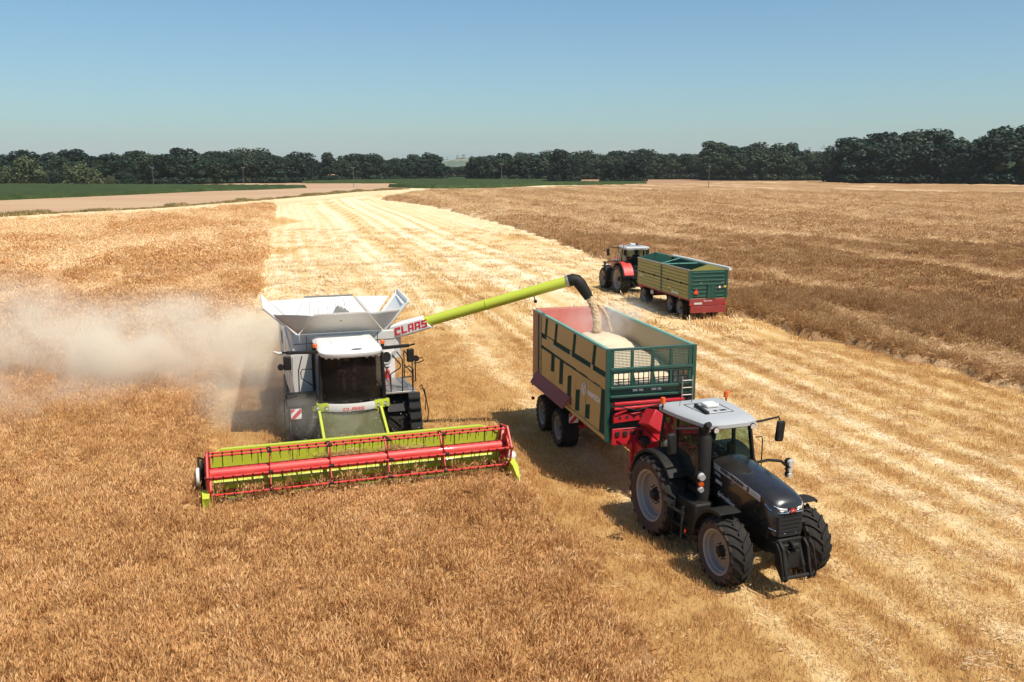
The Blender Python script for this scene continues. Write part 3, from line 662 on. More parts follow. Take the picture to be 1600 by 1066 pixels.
# far hills
def ridge(name, px0, px1, D, hf, seed, mat):
    b = MB(); n = 90; rows = []
    for j, (dd, k) in enumerate(((0, 0), (500, .7), (900, 1.0), (1600, .8), (2600, 0))):
        row = []
        for i in range(n + 1):
            px = px0 + (px1 - px0) * i / n; X = (px - 800) / 1376 * (D * .981)
            z = hf(px) * k * (1 + .03 * (vnoise(np.array(i * .8), np.array(j * 3.), seed) - .5)) + (4 * float(vnoise(np.array(i * 1.7), np.array(j * 1.), seed + 3)) if 0 < k else 0)
            row.append((X, D + dd, float(z) - .5))
        rows.append(row)
    b.loft(rows, 0, caps=False, closed=False); o = b.build(name, mat); tag(o, kind='structure'); return o
M['hill'] = field_mat('hill_land', [(0, (.03, .055, .03)), (.45, (.05, .09, .04)), (.6, (.22, .22, .10)), (1, (.30, .28, .14))], bump=0, attr='none')
for nd in M['hill'].node_tree.nodes:
    if nd.type == 'TEX_NOISE': nd.inputs['Scale'].default_value = .006
    if nd.type == 'MATH' and nd.operation == 'MULTIPLY_ADD': nd.inputs[1].default_value = 2.6; nd.inputs[2].default_value = -.85
ridge('hills', 560, 900, 4600, lambda p: 58 * math.exp(-((p - 740) / 95.0) ** 2) + 6, 3, 'hill')
ridge('hills', 1120, 1480, 5200, lambda p: 128 * math.exp(-((p - 1280) / 75.0) ** 2) + 4, 8, 'hill')
HT = crown('crown', 390, 16, 13, .5, 8, 60, 3.0, 'leaf')
for k in range(26):
    px = TR.choice((TR.uniform(678, 800), TR.uniform(1255, 1300))); Y = 5480 if px < 900 else 6080
    hz = (58 * math.exp(-((px - 740) / 95.0) ** 2) + 6) if px < 900 else (128 * math.exp(-((px - 1280) / 75.0) ** 2) + 4)
    t = inst(HT, 'tree', None, (px_x(px, Y), Y, hz - 2), (0, 0, TR.random() * 6), TR.uniform(.7, 1.5)); tag(t, 'tiny hazy tree on the blue far ridge', 'tree', 'trees on the far ridge')
for px, Y, z, lab in ((716, 5300, 42, 'white farmhouse on the blue hill left of the gap wood'), (744, 5350, 48, 'second pale farmhouse near the hill crest'), ):
    t = empty('farmhouse', (px_x(px, Y), Y, z), .4); tag(t, lab, 'house')
    b = MB(); b.bx(-9, 9, -6, 6, 0, 8); b.build('wall', 'wall', t)
    b = MB(); b.prism([(-6.6, 8), (6.6, 8), (0, 13)], 'x', -9.6, 9.6); b.build('roof', 'tile', t)

# ------------------------------------------------------------------ wheels
def wheel_meshes(R, W, rr, nl, lug=.045, tread=True, disc='rim', seg=40):
    b = MB(); h = W / 2
    prof = [(-h * .80, rr), (-h * .98, rr + .30 * (R - rr)), (-h, rr + .58 * (R - rr)), (-h * .90, R - .045 - .06 * R), (-h * .60, R - lug), (0, R - lug + .012), (h * .60, R - lug), (h * .90, R - .045 - .06 * R), (h, rr + .58 * (R - rr)), (h * .98, rr + .30 * (R - rr)), (h * .80, rr)]
    b.lathe(prof, n=seg, mats=[1, 1, 1, 0, 0, 0, 0, 1, 1, 1])
    if tread:
        def surf(w, dr):
            q = abs(w) / h; r = R - .14 * R * max(0, q - .72) / .28 * .55 - .012 * q - lug
            return r + dr
        for k in range(nl):
            for sg in (-1, 1):
                th0 = 2 * PI * (k + (.5 if sg > 0 else 0)) / nl; rings = []
                for q in (-.04, .25, .5, .78, 1.0):
                    w = sg * q * h; th = th0 + .42 * max(q, 0) ** .85 * (12 / nl) * 1.35; hw = (.032 if q < .9 else .040) / R * (1.0 if nl > 16 else 1.25)
                    r0 = surf(w, -.02); r1 = surf(w, lug)
                    P = lambda r, t: (w, r * math.cos(t), r * math.sin(t))
                    rings.append([P(r0, th - hw * 1.3), P(r0, th + hw * 1.3), P(r1, th + hw), P(r1, th - hw)])
                b.loft(rings, 0)
    ty = b.mesh('tyre', ['rubber', 'sidewall'], 30)
    b = MB()
    b.lathe([(h * .80, rr + .012), (h * .86, rr + .03), (h * .80, rr - .015), (h * .55, rr * .93), (h * .50, rr * .88), (h * .16, rr * .84), (h * .12, rr * .78)], n=36)
    b.lathe([(-h * .80, rr + .012), (-h * .86, rr + .03), (-h * .80, rr - .015), (-h * .5, rr * .9), (h * .10, rr * .80)], n=36)
    rim = b.mesh('rim', 'rim', 40)
    b = MB(); b.lathe([(h * .12, rr * .80), (h * .16, rr * .74), (h * .30, rr * .45), (h * .30, rr * .30), (h * .24, rr * .28)], n=32)
    disc_m = b.mesh('rim_disc', disc, 40)
    b = MB(); b.lathe([(-h * .6, .12), (h * .28, rr * .28), (h * .34, rr * .26), (h * .62, rr * .17), (h * .66, .001)], n=20)
    for k in range(10):
        t = 2 * PI * k / 10; y, z = rr * .36 * math.cos(t), rr * .36 * math.sin(t); b.cyl((h * .28, y, z), (h * .40, y, z), .018, n=6)
    hub = b.mesh('hub', 'plastic', 40)
    return ty, rim, disc_m, hub
def add_wheel(parent, meshes, loc, side, spin=0.0, steer=0.0):
    w = inst(meshes[3], 'wheel', parent, loc, (spin, 0, steer), (side, 1, 1))
    for me, nm in zip(meshes[:3], ('tyre', 'rim', 'rim_disc')): inst(me, nm, w)
    return w

# ------------------------------------------------------------------ block letters for the maker's name
BL = {'C': [(0, 4, 4, 5), (0, 1.4, 1, 4), (0, 4, 0, 1), (2.7, 4, 3.3, 4)], 'L': [(0, 1.4, 1.1, 5), (0, 4, 0, 1.1)],
      'A': [(0, 1.2, 0, 4.1), (0, 4, 4.1, 5), (2.8, 4, 0, 4.1), (1.2, 2.8, 1.5, 2.3)], 'S': [(0, 4, 4, 5), (0, 1.35, 3.1, 4), (0, 4, 2.1, 3.1), (2.65, 4, 1, 2.1), (0, 4, 0, 1)]}
def block_word(word, mat, parent, mtx, height, slant=.28, wide=1.0):
    k = height / 5; x = 0; b = MB()
    for ch in word:
        for (x0, x1, y0, y1) in BL[ch]:
            P = [((x + xx * wide) * k + slant * yy * k, yy * k) for xx, yy in ((x0, y0), (x1, y0), (x1, y1), (x0, y1))]
            b.loft([[(p[0], p[1], 0) for p in P], [(p[0], p[1], .004) for p in P]])
        x += 4.75 * wide
    W = (x - .75 * wide) * k
    b.v = [(p[0] - W / 2, p[1] - height / 2, p[2]) for p in b.v]
    o = b.build('lettering', mat, parent, smooth=0); o.matrix_local = mtx; return o

def warning_board(parent, cx, y, cz, w, flip=1, name='warning_board'):
    """square red and white hazard board facing +Y"""
    b = MB(); b.bx(cx - w / 2, cx + w / 2, y - .015, y, cz - w / 2, cz + w / 2); o = b.build(name, 'textwhite', parent)
    b = MB(); h = w / 2
    for (c0, c1) in ((1.05, 3), (-.75, .25), (-3, -1.75)):
        poly = [(-1, -1), (1, -1), (1, 1), (-1, 1)]
        for sg, c in ((1, c0), (-1, c1)):                    # keep sg * (z - x - c) >= 0
            out = []
            for (A_, B_) in zip(poly, poly[1:] + poly[:1]):
                fa = sg * (A_[1] - A_[0] - c); fb = sg * (B_[1] - B_[0] - c)
                if fa >= 0: out.append(A_)
                if fa * fb < 0: t = fa / (fa - fb); out.append((A_[0] + (B_[0] - A_[0]) * t, A_[1] + (B_[1] - A_[1]) * t))
            poly = out
        if len(poly) > 2: b.prism([(cx + x * h * .96 * -flip, cz + z * h * .96) for x, z in poly], 'y', y, y + .004)
    b.build('stripe', 'textred', o, smooth=0); return o

# ------------------------------------------------------------------ combine harvester
H = empty('combine_harvester', (COMB[0], COMB[1], 0), PI + COMB[2])
tag(H, 'white and lime combine harvester unloading grain, with a wide red reel in front', 'harvester')
# chassis and bodywork
b = MB(); b.bx(-1.45, 1.45, -8.0, -2.02, 1.15, 3.05); b.bx(-.75, .75, -7.5, .2, .75, 1.3); b.build('body', 'dark', H, bevel=.03)
b = MB(); b.prism([(-2.05, 1.5), (-2.05, 3.0), (-5.1, 3.3), (-8.2, 3.2), (-8.6, 2.3), (-8.0, 1.7), (-5, 1.35)], 'x', 1.46, 1.60); b.build('side_panel', 'white', H, bevel=.02)
b = MB(); b.prism([(-2.05, 1.5), (-2.05, 3.0), (-5.1, 3.3), (-8.2, 3.2), (-8.6, 2.3), (-8.0, 1.7), (-5, 1.35)], 'x', -1.60, -1.46); b.build('side_panel', 'white', H, bevel=.02)
b = MB(); b.prism([(-6.2, 3.0), (-6.2, 3.55), (-8.2, 3.45), (-8.7, 3.0)], 'x', -1.3, 1.3); b.build('engine_hood', 'white', H, bevel=.05)
b = MB(); b.prism([(-8.0, .9), (-8.0, 2.4), (-8.7, 2.2), (-9.1, .95)], 'x', -1.25, 1.25); b.build('straw_chopper', 'plastic', H, bevel=.03)
b = MB(); b.prism([(-2.2, 3.0), (-2.2, 3.56), (-4.15, 3.56), (-5.6, 3.3), (-5.6, 3.0)], 'x', -1.72, 1.55); b.build('tank_base', 'cream', H, bevel=.03)
# grain tank with folding flaps
ZT = 3.575
b = MB()
b.sheet([(1.30, -2.2, ZT), (-1.30, -2.2, ZT), (-.74, -1.42, 4.30), (.88, -1.42, 4.30)], .035, (0, -1, 1)); b.beam((.90, -1.41, 4.31), (-.76, -1.41, 4.31), .05, .05)
b.build('tank_flap', 'cream', H)  # greyer than the other white flaps: its shade is in the colour
b = MB(); b.sheet([(1.30, -4.15, ZT), (-1.30, -4.15, ZT), (-.72, -4.78, 4.36), (.88, -4.78, 4.36)], .035, (0, -1, -1)); fl = b.build('tank_flap', 'white', H)
b = MB()
for x in (-.45, -.15, .12, .42, .70): b.beam((x * 1.1, -4.10, ZT + .06), (x, -4.70, 4.34), .05, .03)
b.beam((.90, -4.80, 4.38), (-.74, -4.80, 4.38), .06, .06)
b.build('stiffener', 'steel', fl)
def side_flap(s, xt, xr):
    b = MB(); b.sheet([(s * 1.42, -2.28, ZT), (s * 1.42, -4.1, ZT), (s * xr, -4.75, 4.47), (s * xt, -2.1, 4.47)], .04, (s * .7, 0, -.7)); o = b.build('tank_flap', 'white', H)
    b = MB(); b.beam((s * xt, -2.1, 4.49), (s * xr, -4.75, 4.49), .06, .12); b.beam((s * xt, -2.1, 4.49), (s * 1.42, -2.28, ZT), .06, .06); b.beam((s * xr, -4.75, 4.49), (s * 1.42, -4.1, ZT), .06, .06)
    b.beam((s * (xt - .12), -2.5, 4.37), (s * (xr - .12), -4.4, 4.37), .05, .05); b.build('rim_bar', 'white', o, bevel=.01)
side_flap(1, 2.36, 2.30); side_flap(-1, 2.16, 2.32)
def cloth(P0, P1, P2, sag, nrm):
    P0, P1, P2 = map(Vector, (P0, P1, P2)); n = 7; vs = []; ix = {}; b = MB()
    for i in range(n + 1):
        for j in range(n + 1 - i):
            u, v = i / n, j / n; w = 1 - u - v; p = P0 * w + P1 * u + P2 * v
            p = p + Vector(nrm) * (sag * 27 * u * v * w + .018 * math.sin(9 * u + 5 * v) * (1 - w)); ix[i, j] = len(vs); vs.append(p)
    fs = []
    for i in range(n):
        for j in range(n - i):
            fs.append((ix[i, j], ix[i + 1, j], ix[i, j + 1]))
            if j < n - i - 1: fs.append((ix[i + 1, j], ix[i + 1, j + 1], ix[i, j + 1]))
    b.add(vs, fs); o = b.build('tank_cloth', 'cloth', H, smooth=60)
    s = o.modifiers.new('thick', 'SOLIDIFY'); s.thickness = .012
for s, xt in ((1, 2.12), (-1, 1.98)):
    cloth((s * 1.34, -2.22, ZT + .01), (s * (.86 if s > 0 else .76), -1.44, 4.28), (s * xt, -2.16, 4.27), -.05, (0, .6, .3))
    cloth((s * 1.34, -4.12, ZT + .01), (s * (.86 if s > 0 else .76), -4.76, 4.33), (s * xt, -4.62, 4.33), -.05, (0, -.6, .3))
b = MB(); b.prism([(-.1, 3.5), (.45, 3.5), (.05, 4.22), (-.38, 4.12)], 'y', -3.2, -2.9); b.beam((.25, -3.05, 3.5), (-.2, -3.05, 4.2), .34, .4); b.cyl((-.1, -3.1, 4.02), (-.22, -3.1, 4.22), .12, n=10); b.build('bubble_auger', 'steel', H, bevel=.01)
b = MB(); b.beam((.10, -1.72, 4.04), (.02, -1.72, 4.04), .012, .09, up=(0, -.67, .74)); b.build('yellow_sticker', 'yellow', H, smooth=0)
b = MB()
for x in (-1.15, -.55, .55, 1.1): b.bx(x - .008, x + .008, -2.197, -2.19, 3.05, 3.52)
b.bx(-1.7, 1.5, -2.197, -2.19, 3.26, 3.275); b.build('panel_seam', 'dark', H, smooth=0)
for s in (1, -1):
    b = MB()
    for y in (-3.3, -4.6, -6.0, -7.2): b.bx(s * 1.60, s * 1.604, y - .012, y + .012, 1.5, 3.1)
    b.bx(s * 1.60, s * 1.604, -8.0, -2.1, 2.28, 2.30); b.build('panel_seam', 'dark', H, smooth=0)
    b = MB()
    for k in range(6): b.bx(s * 1.60, s * 1.606, -7.0, -6.2, 2.5 + .08 * k, 2.54 + .08 * k)
    b.build('cooling_grille', 'plastic', H, smooth=0)
# cab
ROOF = [(-.93, -2.3), (-.93, -.25), (-.90, .12), (-.78, .34), (-.5, .45), (0, .50), (.52, .46), (.80, .36), (.93, .15), (.96, -.25), (.96, -2.3)]
b = MB(); b.loft([[(x * .96, y * .97 - .02, 3.30) for x, y in ROOF], [(x, y, 3.36) for x, y in ROOF], [(x, y, 3.43) for x, y in ROOF], [(x * .93, y * .95 - .05, 3.49) for x, y in ROOF], [(x * .80, y * .86 - .1, 3.505) for x, y in ROOF]])
rf = b.build('cab_roof', 'white', H, smooth=40)
b = MB(); b.prism([(-.45, -1.5), (-.45, -.35), (.48, -.32), (.48, -1.5)], 'z', 3.50, 3.522); b.build('roof_hatch', 'white', rf, bevel=.02)
b = MB(); b.prism([(-.30, .22), (-.22, .36), (.0, .36), (.04, .26), (-.1, .20)], 'z', 3.49, 3.51); b.build('roof_vent', 'plastic', rf)
b = MB()
for s in (-1, 1):
    b.beam((s * .90, -.02, 3.32), (s * .95, .02, 1.92), .09, .10); b.beam((s * .92, -1.75, 3.32), (s * .92, -1.75, 1.9), .10, .10)
b.bx(-.95, .95, -1.82, .05, 1.72, 1.90); b.bx(-.92, .92, -1.88, -1.80, 1.9, 3.3); b.build('cab_frame', 'plastic', H, bevel=.015)
b = MB(); n = 10; rows = []
for z, yb, hw in ((3.32, .30, .84), (2.8, .33, .86), (2.3, .28, .88), (1.9, .18, .90)):
    rows.append([(hw * (2 * i / n - 1), yb - .32 * (2 * i / n - 1) ** 2, z) for i in range(n + 1)])
b.loft(rows, 0, caps=False, closed=False); b.build('windscreen', 'darkglass', H, smooth=60)
for s in (-1, 1):
    b = MB(); b.add([(s * .935, -.05, 3.3), (s * .935, -1.7, 3.3), (s * .94, -1.7, 1.92), (s * .96, -.03, 1.92)], [(0, 1, 2, 3)]); b.build('side_window', 'darkglass', H, smooth=0)
for x in (.76, .60, .42, -.40, -.60, -.76):
    b = MB(); b.cyl((x, .36 - .25 * x * x, 3.31), (x, .42 - .25 * x * x, 3.30), .055, n=12); b.build('work_lamp', 'lamp', H)
b = MB(); b.bx(-.30, .30, -1.45, -.95, 1.95, 2.32); b.prism([(-1.42, 2.3), (-1.30, 2.3), (-1.42, 3.0), (-1.52, 3.0)], 'x', -.27, .27); b.build('seat', 'seat', H, bevel=.05)
b = MB(); b.cyl((0, -.15, 1.9), (0, -.42, 2.42), .06, n=8); b.build('steering_column', 'plastic', H)
ring = [(.19 * math.cos(2 * PI * k / 16), -.45 + .10 * math.sin(2 * PI * k / 16), 2.45 + .16 * math.sin(2 * PI * k / 16)) for k in range(17)]
b = MB(); b.tube(ring, .016, 6, caps=False); b.build('steering_wheel', 'plastic', H)
b = MB(); b.bx(-.62, -.36, -1.3, -.55, 2.25, 2.38); b.bx(-.66, -.42, -.6, -.5, 2.3, 2.62); b.build('armrest_console', 'plastic', H, bevel=.02)
# nose band under the windscreen: lime ends, grey-white middle with red print
def band(x0, x1, z0, z1, mat, nm):
    b = MB(); n = 8; fr = []; 
    for i in range(n + 1):
        x = x0 + (x1 - x0) * i / n; y = .38 - .33 * x * x; fr.append((x, y))
    b.loft([[(x, y, z0) for x, y in fr] + [(x, y - .12, z0) for x, y in fr[::-1]], [(x, y + .015, (z0 + z1) / 2) for x, y in fr] + [(x, y - .12, (z0 + z1) / 2) for x, y in fr[::-1]], [(x, y - .02, z1) for x, y in fr] + [(x, y - .14, z1) for x, y in fr[::-1]]])
    return b.build(nm, mat, H, smooth=50)
band(-.62, .74, 1.66, 1.86, 'cream', 'nose_band')
lb = band(.745, 1.20, 1.64, 1.88, 'lime', 'nose_band'); rb_ = band(-1.10, -.625, 1.64, 1.88, 'lime', 'nose_band')
block_word('CLAAS', 'textred', H, frame((.05, .412, 1.745), (-1, 0, 0), (0, 0, 1)), .09, wide=1.5)
for x in (1.04, .80, -.72, -.96):
    y = .38 - .33 * x * x; b = MB(); b.cyl((x, y - .02, 1.75), (x, y + .035, 1.75), .058, n=12); w = b.build('lamp', 'plastic', H); b = MB(); b.cyl((x, y + .034, 1.75), (x, y + .045, 1.75), .046, n=12); b.build('lens', 'lamp', w)
# panels either side of the cab
b = MB(); b.prism([(.98, 1.62), (1.56, 1.62), (1.60, 2.2), (1.56, 3.0), (.98, 3.0)], 'y', -2.0, -1.93); pl = b.build('door_panel', 'cream', H, bevel=.02)  # white panel greyed, the cab's shade put into its colour
b = MB(); b.tube([(1.35, -1.05, 3.12), (1.47, -1.0, 2.7), (1.48, -1.0, 1.98)], .018, 6); b.tube([(.98, -1.02, 2.70), (1.36, -1.0, 2.72), (1.41, -1.0, 2.62), (1.40, -1.0, 2.45), (.98, -1.02, 2.12)], .016, 6); b.build('grab_rail', 'plastic', H)
b = MB(); b.prism([(-1.02, 1.5), (-1.02, 3.02), (-1.62, 3.02), (-1.66, 2.3), (-1.60, 1.5)], 'y', -2.0, -1.93); b.build('intake_panel', 'white', H, bevel=.02)
b = MB(); b.prism([(-1.37 + .155 * math.cos(t), 2.72 + .19 * math.sin(t)) for t in [2 * PI * k / 20 for k in range(20)]], 'y', -1.93, -1.915); b.build('intake_mouth', 'dark', H)
b = MB(); b.tube([(-1.37 + .16 * math.cos(t), -1.91, 2.72 + .195 * math.sin(t)) for t in [2 * PI * k / 20 for k in range(21)]], .02, 5, caps=False); b.build('intake_rim', 'cream', H)
b = MB(); b.cyl((-1.38, -1.82, 1.98), (-1.38, -1.82, 2.30), .075, n=12); b.cyl((-1.38, -1.82, 2.30), (-1.38, -1.82, 2.36), .075, .03, n=12); b.build('fire_extinguisher', 'red', H)
b = MB(); b.cyl((-1.38, -1.82, 2.36), (-1.38, -1.82, 2.42), .02, n=6); b.bx(-1.44, -1.32, -1.84, -1.80, 2.40, 2.43); b.cyl((-1.38, -1.82, 1.78), (-1.38, -1.82, 1.98), .07, n=10); b.build('extinguisher_bracket', 'plastic', H)
b = MB(); b.cyl((-1.62, -1.93, 2.86), (-1.62, -1.87, 2.86), .07, n=12); b.build('work_lamp', 'lamp', H)
# light bars, beacons, mirrors
for s in (-1, 1):
    x1 = 1.86 if s > 0 else -1.76
    b = MB(); b.beam((s * .90, -.25, 3.38), (x1, -.1, 3.44), .12, .09); b.beam((x1, -.1, 3.44), (x1 + s * .12, .12, 3.52), .05, .05); b.build('light_bar', 'plastic', H, bevel=.01)
    b = MB(); b.bx(x1 - .12, x1 + .10, -.06, .06, 2.95, 3.36); mr = b.build('mirror_housing', 'plastic', H, bevel=.04)
    b = MB(); b.cyl((x1 + s * .18, -.05, 3.05), (x1 + s * .18, .06, 3.05), .09, n=12); b.build('round_mirror', 'plastic', mr)
    xb = 1.02 if s > 0 else -.98
    b = MB(); b.cyl((xb, -.28, 3.43), (xb, -.28, 3.52), .05, n=10); bc = b.build('beacon', 'plastic', H); b = MB(); b.cyl((xb, -.28, 3.52), (xb, -.28, 3.60), .075, .07, n=12); b.sphere((xb, -.28, 3.60), .07, 10, sz=.6); b.build('beacon_lens', 'orange', bc)
b = MB(); b.tube([(1.9, -.2, 3.44), (2.05, -.25, 3.40), (2.2, -.3, 3.46)], [.05, .05, .03], 6); b.build('camera_arm', 'cream', H)
# platform, rails and ladder on the unloading side
b = MB(); b.bx(-1.92, -.98, -1.8, .05, 2.0, 2.06); b.build('platform', 'steel', H, bevel=.01)
b = MB()
for P in ([(-1.15, .03, 2.06), (-1.15, .03, 2.62), (-1.45, .03, 2.80), (-1.5, -.2, 2.85), (-1.5, -1.5, 2.85)], [(-1.5, .03, 2.06), (-1.52, .03, 3.05), (-1.35, .0, 3.30)], [(-1.82, .05, 2.06), (-1.84, .05, 2.72), (-1.72, .02, 2.84), (-1.60, 0, 2.78)], [(-1.9, -.4, 2.06), (-1.9, -.4, 2.95), (-2.22, -.4, 2.97), (-2.26, -.4, 2.88), (-2.1, -.4, 2.82), (-1.96, -.4, 2.82)], [(-2.0, -.4, 2.9), (-2.0, -.4, 2.25), (-1.9, -.4, 2.22)], [(-1.15, .03, 2.3), (-1.15, -.2, 2.55), (-1.10, -.9, 2.75)], [(-1.9, -1.7, 2.06), (-1.9, -1.7, 2.95), (-1.9, -.4, 2.95)], [(-1.9, -1.7, 2.5), (-1.9, -.4, 2.5)], [(-1.52, .03, 2.5), (-1.84, .05, 2.5)]):
    b.tube(P, .02, 6)
b.build('handrail', 'plastic', H)
b = MB()
b.prism([(.02, 2.0), (.10, 2.02), (.52, .85), (.42, .82)], 'x', -2.02, -1.66); 
lad = b.build('ladder', 'plastic', H, bevel=.01)
for k in range(4):
    u = (k + .5) / 4; b = MB(); b.bx(-2.0, -1.68, .06 + .42 * u, .06 + .42 * u + .14, 2.0 - 1.16 * u - .02, 2.0 - 1.16 * u + .02); b.build('step', 'plastic', lad)
for x in (-2.06,):
    b = MB(); b.tube([(x, .05, 2.1), (x - .08, .2, 2.12), (x - .14, .45, 1.5), (x - .10, .5, 1.2), (x, .42, 1.15)], .018, 6); b.tube([(x + .02, .02, 2.15), (x - .02, .1, 2.25), (x - .1, .3, 1.85), (x - .06, .35, 1.5)], .016, 6); b.build('ladder_rail', 'plastic', lad)
# other side: step frame and warning board
b = MB(); b.tube([(1.62, .4, 2.26), (1.85, .55, 2.27), (2.02, .55, 2.22), (2.05, .55, .7)], .018, 6); b.bx(1.1, 1.9, -.4, .35, 1.90, 1.96); b.tube([(1.6, .45, 1.96), (1.9, .5, 1.98)], .03, 6); b.build('step_frame', 'plastic', H)
warning_board(H, 1.70, .5, 1.75, .30); warning_board(H, -1.72, -8.55, 1.7, .3, name='warning_board')
# wheels
WB = wheel_meshes(.95, .78, .46, 18, .055, disc='lime'); WS = wheel_meshes(.68, .5, .36, 18, .04, disc='lime')
for s in (1, -1):
    add_wheel(H, WB, (s * 1.43, -.95, .95), s, .3 * s); add_wheel(H, WS, (s * 1.35, -6.6, .68), s)
    b = MB(); n = 10; b.loft([[(x, -.95 + r * math.cos(a), .95 + r * math.sin(a)) for x, r in ((s * 1.05, 1.02), (s * 1.86, 1.02), (s * 1.86, 1.06), (s * 1.05, 1.06))] for a in [PI * (.15 + .75 * k / n) for k in range(n + 1)]]); b.build('mudguard', 'plastic', H)
b = MB(); b.beam((-1.3, -.95, .95), (1.3, -.95, .95), .35, .35); b.beam((-1.2, -6.6, .68), (1.2, -6.6, .68), .18, .18); b.build('axle', 'lime', H)
# feeder house
b = MB(); b.prism([(-1.2, 1.62), (.15, 1.60), (1.95, 1.02), (2.1, .55), (-1.0, .9)], 'x', -.72, .98); fh = b.build('feeder_house', 'darklime', H, bevel=.02)
b = MB()
for s, x in ((1, 1.02), (-1, -.80)): b.beam((x, .2, 1.66), (x, 1.7, .98), .075, .14); b.beam((x, 1.7, .98), (x, 2.05, .95), .10, .3)
b.beam((1.05, 1.98, 1.02), (-.82, 1.98, 1.02), .12, .14); b.build('feeder_frame', 'lime', fh, bevel=.01)
b = MB(); b.prism([(.58, 1.36), (.88, 1.26), (.88, 1.33), (.58, 1.43)], 'x', .35, .60); b.prism([(.7, 1.33), (1.0, 1.23), (1.0, 1.30), (.7, 1.4)], 'x', -.48, -.22); b.cyl((1.05, 1.5, .62), (.7, 1.8, .75), .16, n=12); b.build('feeder_cover', 'plastic', fh, bevel=.02)
# header
HXL, HXR = 4.14, -3.84
b = MB(); b.prism([(2.06, .45), (2.20, .42), (2.26, 1.36), (2.14, 1.36)], 'x', HXR, HXL); hd = b.build('header', 'lime', H)
b = MB(); b.beam((3.80, 2.2, 1.42), (-3.34, 2.2, 1.42), .12, .07); b.beam((3.80, 2.2, 1.42), (HXL, 2.24, 1.22), .08, .06); b.beam((-3.34, 2.2, 1.42), (HXR, 2.24, 1.22), .08, .06); b.build('top_rail', 'lime', hd, bevel=.01)
b = MB(); b.prism([(2.18, .40), (2.4, .30), (2.90, .32), (2.97, .36), (2.90, .28), (2.4, .22), (2.1, .34)], 'x', HXR, HXL); b.build('table', 'lime', hd)
b = MB()
for k in range(9): b.bx(3.75 - k * .9, 3.72 - k * .9, 2.26, 2.30, .5, 1.34)
b.bx(HXR + .1, HXL - .1, 2.26, 2.275, .90, .93); b.build('seam_rib', 'lime', hd)
b = MB(); b.bx(HXR, HXL, 2.94, 2.99, .29, .34)
for k in range(104): x = HXR + .04 + k * (HXL - HXR - .08) / 103; b.prism([(x - .02, 2.98), (x + .02, 2.98), (x, 3.07)], 'z', .30, .33)
b.build('cutter_bar', 'steel', hd)
b = MB(); b.cyl((HXR + .1, 2.52, .58), (HXL - .1, 2.52, .58), .15, n=14)
for s in (-1, 1):
    hel = [(s * (.7 + 3.0 * k / 90), 2.52 + .24 * math.cos(k * .55), .58 + .24 * math.sin(k * .55)) for k in range(91)]
    inn = [(p[0], 2.52 + .15 * math.cos(k * .55), .58 + .15 * math.sin(k * .55)) for k, p in enumerate(hel)]
    b.loft([hel, inn], 0, caps=False, closed=False)
b.build('intake_auger', 'lime', hd)
for s, x, mat in ((1, HXL, 'lime'), (-1, HXR, 'lime')):
    b = MB(); b.prism([(2.0, .30), (2.05, 1.30), (2.45, 1.28), (2.8, .62), (3.3, .50), (3.35, .28)], 'x', x, x + s * .06); ep = b.build('end_plate', mat, hd, bevel=.01)
    L = 4.30 if s < 0 else 3.55
    b = MB(); b.loft([[(x + s * .16, 3.3, .75), (x - s * .05, 3.3, .75), (x - s * .05, 3.3, .32), (x + s * .16, 3.3, .32)], [(x + s * .14, 3.7, .66), (x - s * .02, 3.7, .66), (x - s * .02, 3.7, .28), (x + s * .14, 3.7, .28)], [(x + s * .05, L, .26), (x + s * .03, L, .26), (x + s * .03, L, .20), (x + s * .05, L, .20)]]); b.build('crop_divider', 'lime', hd, bevel=.01)
b = MB(); b.cyl((HXL + .20, 2.75, .92), (HXL + .28, 2.75, .92), .24, n=20); b.build('white_drive_disc', 'white', hd, bevel=.02)
b = MB(); b.tube([(HXL + .1, 2.2, 1.2), (HXL + .22, 2.3, 1.3), (HXL + .22, 2.6, 1.0), (HXL + .12, 2.9, .9)], .035, 6); b.bx(HXL + .07, HXL + .18, 2.1, 2.7, .55, 1.15); b.build('drive_housing', 'plastic', hd, bevel=.02)
b = MB(); b.sphere((HXR - .10, 3.25, .78), .13, 12, sz=1.2); b.build('white_end_cap', 'white', hd)
